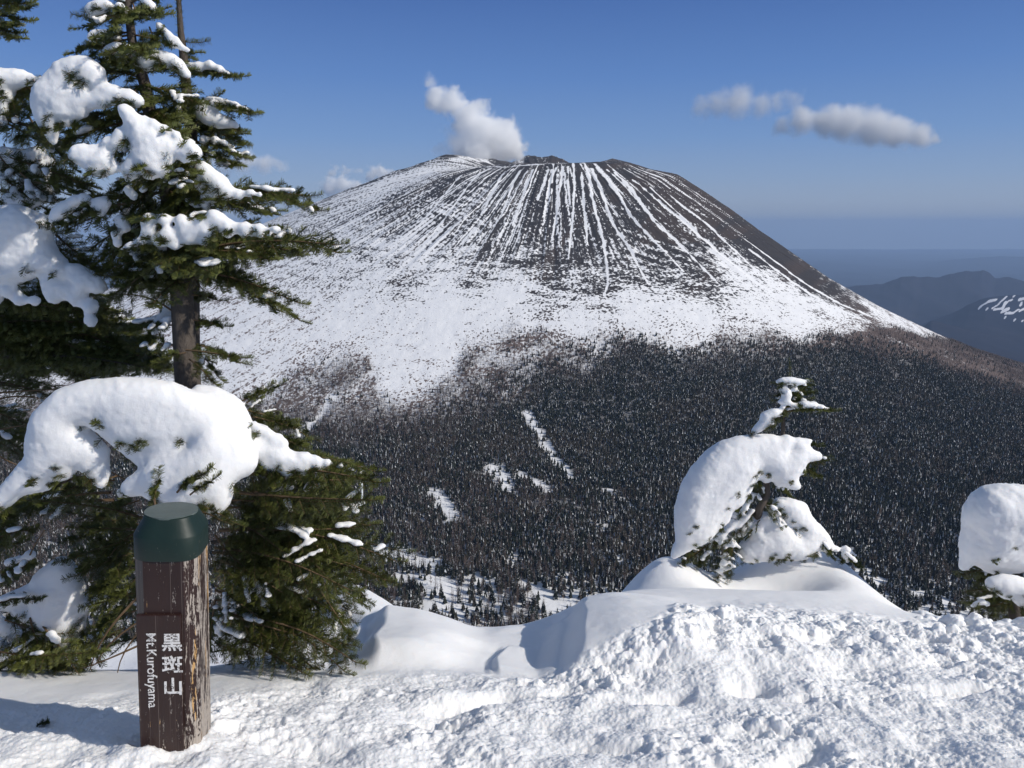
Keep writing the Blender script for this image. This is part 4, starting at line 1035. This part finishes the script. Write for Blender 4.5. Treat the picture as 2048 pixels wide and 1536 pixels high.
S4 = [(365,205,6),(380,210,9),(398,224,12),(420,236,13),(440,242,12),(460,245,9),(473,252,5)]
S5 = [(385,338,7),(408,340,13),(420,355,17),(440,370,17),(430,390,13),(455,385,12),(478,388,8),(500,386,7),(520,390,5),(400,370,9),(410,400,9),(412,415,7),(256,380,8),(266,392,7),(285,380,5),(290,374,4),
    (107,440,8),(116,426,11),(133,415,11),(150,402,9),(170,396,8),(195,410,11),(210,405,11),(202,425,8),(240,440,9),(250,455,9),(232,470,7),(236,486,7)]
S6 = [(300,438,13),(330,438,13),(365,440,13),(400,448,14),(440,444,15),(430,438,15),(300,463,13),(340,468,15),(380,468,16),(420,466,13),(246,498,6),(262,490,8),(285,484,12),(320,486,13),(350,490,12),(380,480,13),(410,486,8),(462,455,13),(490,453,12),(520,455,11),(550,459,9),(578,462,6),(492,470,10),(520,470,7),(425,426,9),(455,470,8)]
BODY = [(112,850,44),(92,890,34),(92,930,32),(62,940,24),(42,965,24),(20,985,20),(0,1005,18),(-20,1020,18),(130,900,36),(128,940,20),(160,890,32),(180,930,18),(190,950,11),(198,905,18),(203,965,12),(212,948,8),(206,935,10),(75,965,20),(94,968,12),
    (140,815,40),(178,802,40),(220,800,41),(255,799,41),(292,799,41),(330,804,40),(368,818,38),(400,832,34),(262,850,42),(300,850,46),(340,855,46),(380,850,40),(420,850,34),(262,885,20),(282,900,17),(268,912,9),(300,890,26),(338,880,28),(225,845,30),(300,916,22),(332,918,28),(276,912,12),(250,880,22),(360,905,26),
    (440,862,32),(470,882,28),(492,897,20),(430,900,38,-.06),(460,920,36,-.06),(400,930,38,-.08),(362,940,34,-.08),(322,950,30,-.08),(292,962,24,-.06),(262,975,18,-.06),(246,986,12,-.04),(420,960,38,-.1),(380,980,34,-.1),(440,992,24,-.1),(430,1012,20,-.1),(400,1012,26,-.1),(352,985,28,-.1),(320,988,18,-.08),(482,905,28,-.04),(495,925,18,-.04),(482,942,14,-.04),
    (400,785,15,.1),(428,790,15,.1),(455,802,15,.1),(470,816,16,.08),(486,836,12,.06),(500,852,9,.05),(420,812,22,.06),(450,828,20,.05)]
TAIL = [(514,902,15),(530,898,13),(545,893,10),(560,912,16),(542,928,14),(590,922,13),(610,917,10),(632,921,8),(655,926,7),(680,932,5),(702,939,4),(722,945,3),(612,938,9),(570,950,6),(582,936,12),(535,866,7),(553,880,9),(570,886,6),(506,852,8),(520,860,7),(512,885,10),(640,934,6),(620,970,5),(632,972,6),(612,978,4)]
SHD = [(122,1138,24),(92,1165,26),(120,1180,34),(140,1180,28),(108,1222,38),(138,1222,30),(108,1262,30),(130,1268,26),(80,1182,22),(58,1185,15),(40,1192,15),(15,1202,16),(-5,1215,14),(40,1222,16),(70,1232,18),(152,1252,18),(172,1212,14),(198,1202,12),(220,1196,11),(10,1252,18),(30,1270,14),(-5,1290,16),(60,1000+110,10),(20,1125,10),(35,1118,8)]
snow_mesh('snow_load', SB(S1, YA - .12), .0075, tA_, amp=.004)
snow_mesh('snow_load', SB(S2, YA - .22), .0085, tA_, amp=.007, pokes=.12)
snow_mesh('snow_load', SB(S3, YA - .30), .0085, tA_, amp=.009, freq=11, pokes=.12)
snow_mesh('snow_load', SB(S5, YA - .16), .008, tA_, amp=.006)
snow_mesh('snow_load', SB(S6, YA - .22), .0085, tA_, amp=.008, freq=10, sq=.8, smooth=22)
snow_mesh('snow_load', SB(BODY, YA - .35), .010, tA_, amp=.006, freq=5, smooth=26, pokes=.10)
snow_mesh('snow_load', SB(TAIL, YA - .30, 1.25), .008, tA_, amp=.006)
snow_mesh('snow_load', SB(SHD, YA + .02), .010, tA_, amp=.006, freq=5, smooth=22, pokes=.2)
snow_mesh('snow_tufts', sA, .0075, tA_, amp=.003, smooth=2, sq=.55)
a = Acc(); a.tube([at(723, 965, YA - .3), at(724, 990, YA - .3), at(722, 1008, YA - .3)], .006, .002, 6)
m = MT('ice'); M_ICE = m.pbr((0.75, 0.8, 0.85), .15, .5)
ic = link('icicle', a.mesh('icicle', True), tA_, [M_ICE, M_ICE]); ic.matrix_parent_inverse = Matrix.Translation(-tA_.location)

# ---- slender fir with the bare leader, just behind it
YC = 3.5
tC_ = empty('fir_tree', tuple(at(396, 1180, YC + .1)), 'slender fir with a bare upright leader at its top, just behind the thick trunk', 'tree')
trunk([(400, 1230, YC), (384, 700, YC), (384, 420, YC), (382, 260, YC), (372, 170, YC), (366, 100, YC), (361, 60, YC), (355, -40, YC)], .040, .008, tC_)
sC = []
a = Acc(); a.shoots([(at(361, 100, YC), at(360, 66, YC)), (at(360, 66, YC), at(358, 32, YC)), (at(358, 32, YC), at(356, -2, YC)), (at(356, -2, YC), at(354, -36, YC)), (at(363, 84, YC), at(392, 86, YC)), (at(392, 86, YC), at(421, 82, YC)), (at(364, 110, YC), at(366, 140, YC))], np.array((.3, -.9, .3)))
ld = link('leader', a.mesh('leader'), tC_, [M_ND, M_TW]); ld.matrix_parent_inverse = Matrix.Translation(-tC_.location)
BR([(372,142,466,154,12),(376,208,504,226,16),(380,236,478,262,24),(380,250,482,288,28),(384,282,480,314,24),(378,226,432,196,12),(366,104,386,106,10),(384,300,470,330,26),(384,330,440,380,30),(382,200,350,230,24),(384,262,440,262,26),(384,450,470,500,30)], YC - .06, tC_, sC, 1, .2, spread=.08, jit=6)
snow_mesh('snow_load', SB([(378,132,6),(398,133,8),(420,130,8),(440,139,7),(456,147,4)] + S4 + [(408,212,7),(430,208,8),(450,208,8),(470,212,7),(488,218,5),(497,224,3),(408,280,8),(430,280,7),(450,286,5)], YC - .12), .008, tC_, amp=.004)
snow_mesh('snow_tufts', sC, .008, tC_, amp=.003, smooth=2, sq=.55)

# ---- fir at the left edge, trunk outside the frame
YB = 3.4
tB_ = empty('fir_tree', tuple(at(-110, 1180, YB)), 'fir at the left edge buried under heavy shaded snow, its trunk outside the frame', 'tree')
trunk([(-120, 1300, YB), (-110, 700, YB), (-70, -80, YB)], .07, .03, tB_)
sB_ = []
BR([(-40,20,56,8,22),(-40,30,52,42,22),(-40,55,30,66,18),(-40,0,48,-12,18),(-40,215,95,172,34),(-40,240,92,212,34),(-40,235,192,322,34),(-10,300,32,352,34),(-10,340,42,385,34),(20,315,62,330,18),(40,345,110,398,28),(50,325,180,372,26),(70,365,178,398,22),(100,460,192,535,30),(90,485,202,548,28),(-20,160,90,185,26),(60,250,140,330,26),
    (-20,560,62,602,28),(-20,600,122,622,38),(40,600,162,622,30),(150,590,212,645,28),(0,380,110,400,26)], YB, tB_, sB_, 1, .15)
BR([(-40,620,205,602,46,.2),(-40,650,255,652,54,.2),(-40,690,300,692,54,.2),(-40,720,330,742,46,.2),(-20,740,255,752,38,.2),(80,650,315,722,46,.2),(50,700,200,772,28,.2),(-40,660,160,700,54,.2),(-40,760,120,800,34,.2),(-40,800,60,850,30,.2),(-40,830,40,900,30,.2),(-40,640,120,680,50,.2),(150,670,300,700,46,.2),(120,720,320,715,40,.2),(200,700,340,740,30,.2),(-40,870,50,880,24,.2)], YB, tB_, sB_, 2, .10, spread=.25)
for q in ((-40,790,130,778),(-40,812,100,800),(-40,880,60,850),(-20,900,60,940)):
    make_branch(at(q[0], q[1], YB), at(q[2], q[3], YB), .05, tB_, needle=False, droop=.1)
snow_mesh('snow_load', SB([(-20,168,22),(0,162,20),(22,158,17),(45,155,13),(65,160,9),(86,160,7),(98,168,5),(10,190,13),(4,218,9),(2,245,9),(-20,200,20),(68,210,5),(30,240,6)], YB - .1), .0085, tB_)
snow_mesh('snow_load', SB([(-5,318,16),(12,312,16),(40,318,17),(70,322,20),(86,350,13),(58,360,12),(60,390,20),(86,385,18),(40,405,16),(18,400,12),(82,302,8),(100,325,8)], YB + .1), .0085, tB_)
snow_mesh('snow_load', SB([(-25,455,34),(10,450,34),(42,448,33),(76,455,27),(20,490,30),(60,490,28),(90,482,15),(90,515,24),(60,530,24),(112,530,18),(126,546,11),(30,540,24),(8,520,20),(102,565,18),(132,580,14),(160,582,12),(150,602,12),(110,592,14),(20,580,14),(40,600,11),(70,602,9),(180,612,12),(182,640,10),(168,560,18),(194,570,16),(150,540,13),(-20,540,26),(-20,590,20)], YB - .15), .0095, tB_, amp=.012, freq=8, smooth=20, pokes=.15)
snow_mesh('snow_tufts', sB_, .0085, tB_, amp=.003, smooth=2, sq=.55)

# ---- young fir farther down the slope, glimpsed between the trunks
YD = 6.0
tD_ = empty('fir_tree', tuple(at(235, 700, YD)), 'small snow-covered fir top glimpsed low between the left-edge fir and the thick trunk', 'tree')
trunk([(230, 760, YD), (228, 640, YD)], .03, .008, tD_); sD = []
BR([(228,640,282,650,14),(228,640,180,640,14),(228,660,292,690,16),(228,680,150,720,16)], YD, tD_, sD, 1, .4)
snow_mesh('snow_load', SB([(190,604,9),(202,618,13),(220,628,13),(240,638,11),(258,645,7),(270,650,4),(200,640,16),(225,655,16)], YD - .1), .016, tD_)

# ---- little bent fir on the right
YE = 5.0
tE_ = empty('fir_tree', tuple(at(1530, 1090, YE + .3)), 'little bent fir smothered in snow on the drift right of centre, thin leader on top', 'tree')
trunk([(1505, 1075, YE + .2), (1518, 1020, YE), (1534, 988, YE), (1532, 955, YE), (1555, 905, YE), (1566, 870, YE), (1568, 800, YE), (1576, 755, YE)], .030, .008, tE_)
sE = []
a = Acc(); a.shoots([(at(1577, 756, YE), at(1580, 736, YE)), (at(1580, 736, YE), at(1577, 715, YE))], np.array((.3, -.9, .3))); ld = link('leader', a.mesh('leader'), tE_, [M_ND, M_TW]); ld.matrix_parent_inverse = Matrix.Translation(-tE_.location)
BR([(1576,768,1615,770,8),(1576,768,1556,768,6),(1572,790,1612,788,8),(1572,790,1556,792,6),(1570,804,1614,800,8),(1568,824,1668,822,9),(1568,818,1520,856,12),(1566,832,1538,852,10),(1566,874,1545,880,8),(1580,890,1636,892,8),(1590,925,1655,920,12),(1590,930,1632,948,14),(1545,960,1572,985,14),(1530,970,1500,1000,16),
    (1510,1020,1432,1092,22),(1490,1040,1388,1112,22),(1480,1050,1452,1112,22),(1450,1100,1430,1165,18),(1470,1080,1462,1150,18),(1530,1015,1574,1052,22),(1520,1005,1562,1028,22),(1585,1060,1612,1088,12),(1635,1075,1662,1108,14),(1690,1108,1716,1132,8),(1410,1095,1368,1122,14),(1500,1005,1480,1040,18),(1420,1105,1400,1130,14),(1520,1040,1500,1070,20)], YE, tE_, sE, 1, .3, spread=.12, jit=5)
T1 = [(1556,764,3),(1565,761,5),(1578,761,7),(1590,763,7),(1604,764,5),(1616,762,3),(1567,778,6),(1574,790,6),(1590,779,4),(1600,786,3),(1570,802,6),(1560,804,3),(1578,806,4),(1590,812,5),(1608,808,7),(1626,811,7),(1642,815,5),(1655,818,3),(1632,823,3),
    (1533,832,8),(1548,825,8),(1561,826,5),(1530,845,8),(1516,857,7),(1540,844,6),(1508,864,4),(1565,815,3)]
T2 = [(1378,1050,28),(1385,1020,34),(1395,985,35),(1412,955,35),(1432,930,33),(1455,910,28),(1482,896,24),(1512,889,20),(1542,886,16),(1572,883,13),(1596,885,10),(1612,882,5),(1430,980,34),(1440,1010,24),(1430,1042,18),(1402,1060,26),(1460,950,34),(1482,930,32),(1370,1085,17),(1356,1100,12),(1348,1112,7),(1450,1038,10),(1470,990,22),(1488,970,18),(1502,940,18),(1410,1030,28),(1390,1080,12),
    (1540,918,25),(1560,930,24),(1572,950,20),(1582,965,12),(1594,972,8),(1558,965,9),(1590,918,22),(1604,905,15),(1622,910,11),(1636,912,8),(1530,945,13),(1532,960,6),(1552,900,18),(1520,910,22),(1622,882,3),(1608,938,4),(1607,948,2)]
T3 = [(1486,1040,8),(1494,1046,10),(1500,1040,8),(1470,1030,7),(1560,1010,12),(1578,1018,18),(1600,1040,19),(1620,1060,18),(1638,1076,16),(1654,1092,11),(1602,1016,10),(1672,1098,5),(1690,1098,5),(1696,1104,6),(1692,1112,7),(1694,1120,5),(1530,1038,12),(1550,1048,14),(1515,1060,12),(1480,1062,10),(1420,1090,6),(1400,1110,5),(1370,1120,4),(1440,1150,6),(1450,1130,5),(1425,1165,5),(1530,1088,28),(1560,1082,32),(1595,1092,25),(1500,1102,20)]
snow_mesh('snow_load', SB(T1, YE - .05, 1.35), .009, tE_, amp=.004, sq=.7, smooth=7)
snow_mesh('snow_load', SB(T2, YE - .05), .013, tE_, amp=.008, freq=6, smooth=20, pokes=.12)
snow_mesh('snow_load', SB(T3, YE + .05, 1.18), .011, tE_, amp=.007)
snow_mesh('snow_tufts', sE, .010, tE_, amp=.003, smooth=2, sq=.55)

# ---- snow-capped fir at the right edge
YR = 4.9
tR_ = empty('fir_tree', tuple(at(2032, 1255, YR)), 'fir at the right edge hidden under a huge rounded dome of snow', 'tree')
trunk([(2034, 1290, YR), (2026, 1180, YR), (2030, 1080, YR)], .045, .03, tR_); sR = []
BR([(2030,1140,1925,1150,26),(2030,1160,1938,1182,30),(2030,1190,1950,1216,26),(2025,1200,1985,1236,26),(2030,1210,2070,1240,26),(2030,1140,2120,1150,30),(2030,1180,2130,1200,30),(2000,1130,1960,1165,26),(2040,1150,2000,1200,26),(2030,1195,1940,1208,18)], YR, tR_, sR, 1, .15, spread=.15, jit=8)
snow_mesh('snow_load', SB([(1990,1020,50),(1956,1048,28),(2000,1018,50),(2050,1030,60),(1990,1070,52),(1948,1095,26),(1926,1132,9),(1934,1120,12),(1980,1105,34),(2030,1105,38),(2000,1135,16),(1975,1130,14),(2100,1040,60),(2090,1100,40),(1968,1030,38)], YR - .1), .014, tR_, amp=.012, freq=7, smooth=22, pokes=.12)
snow_mesh('snow_load', SB([(1986,1168,14),(2005,1170,20),(2030,1172,20),(2052,1180,22),(2012,1184,14),(2040,1200,11),(2048,1208,7),(2030,1190,12),(1953,1207,4),(1963,1203,6),(1974,1208,5),(1945,1212,3),(2085,1190,24)], YR - .3), .012, tR_, amp=.007)
snow_mesh('snow_tufts', sR, .010, tR_, amp=.003, smooth=2, sq=.55)

# ---- fallen sprig on the snow
gx, gy = at(75, 1455, 2.28)[0], 2.28
gz = ground_z(gx, gy)
sp_ = Acc(); b0 = np.array((gx, gy, gz + .006)); sp_.shoots([(b0, b0 + np.array((.032, .004, .003))), (b0 + np.array((.01, .002, .002)), b0 + np.array((.03, .018, .004)))], np.array((0, 0, 1.)))
o = link('fir_sprig', sp_.mesh('fir_sprig'), None, [M_ND, M_TW]); tag(o, 'tiny green fir sprig lying alone on the snow left of the post', 'fir sprig')
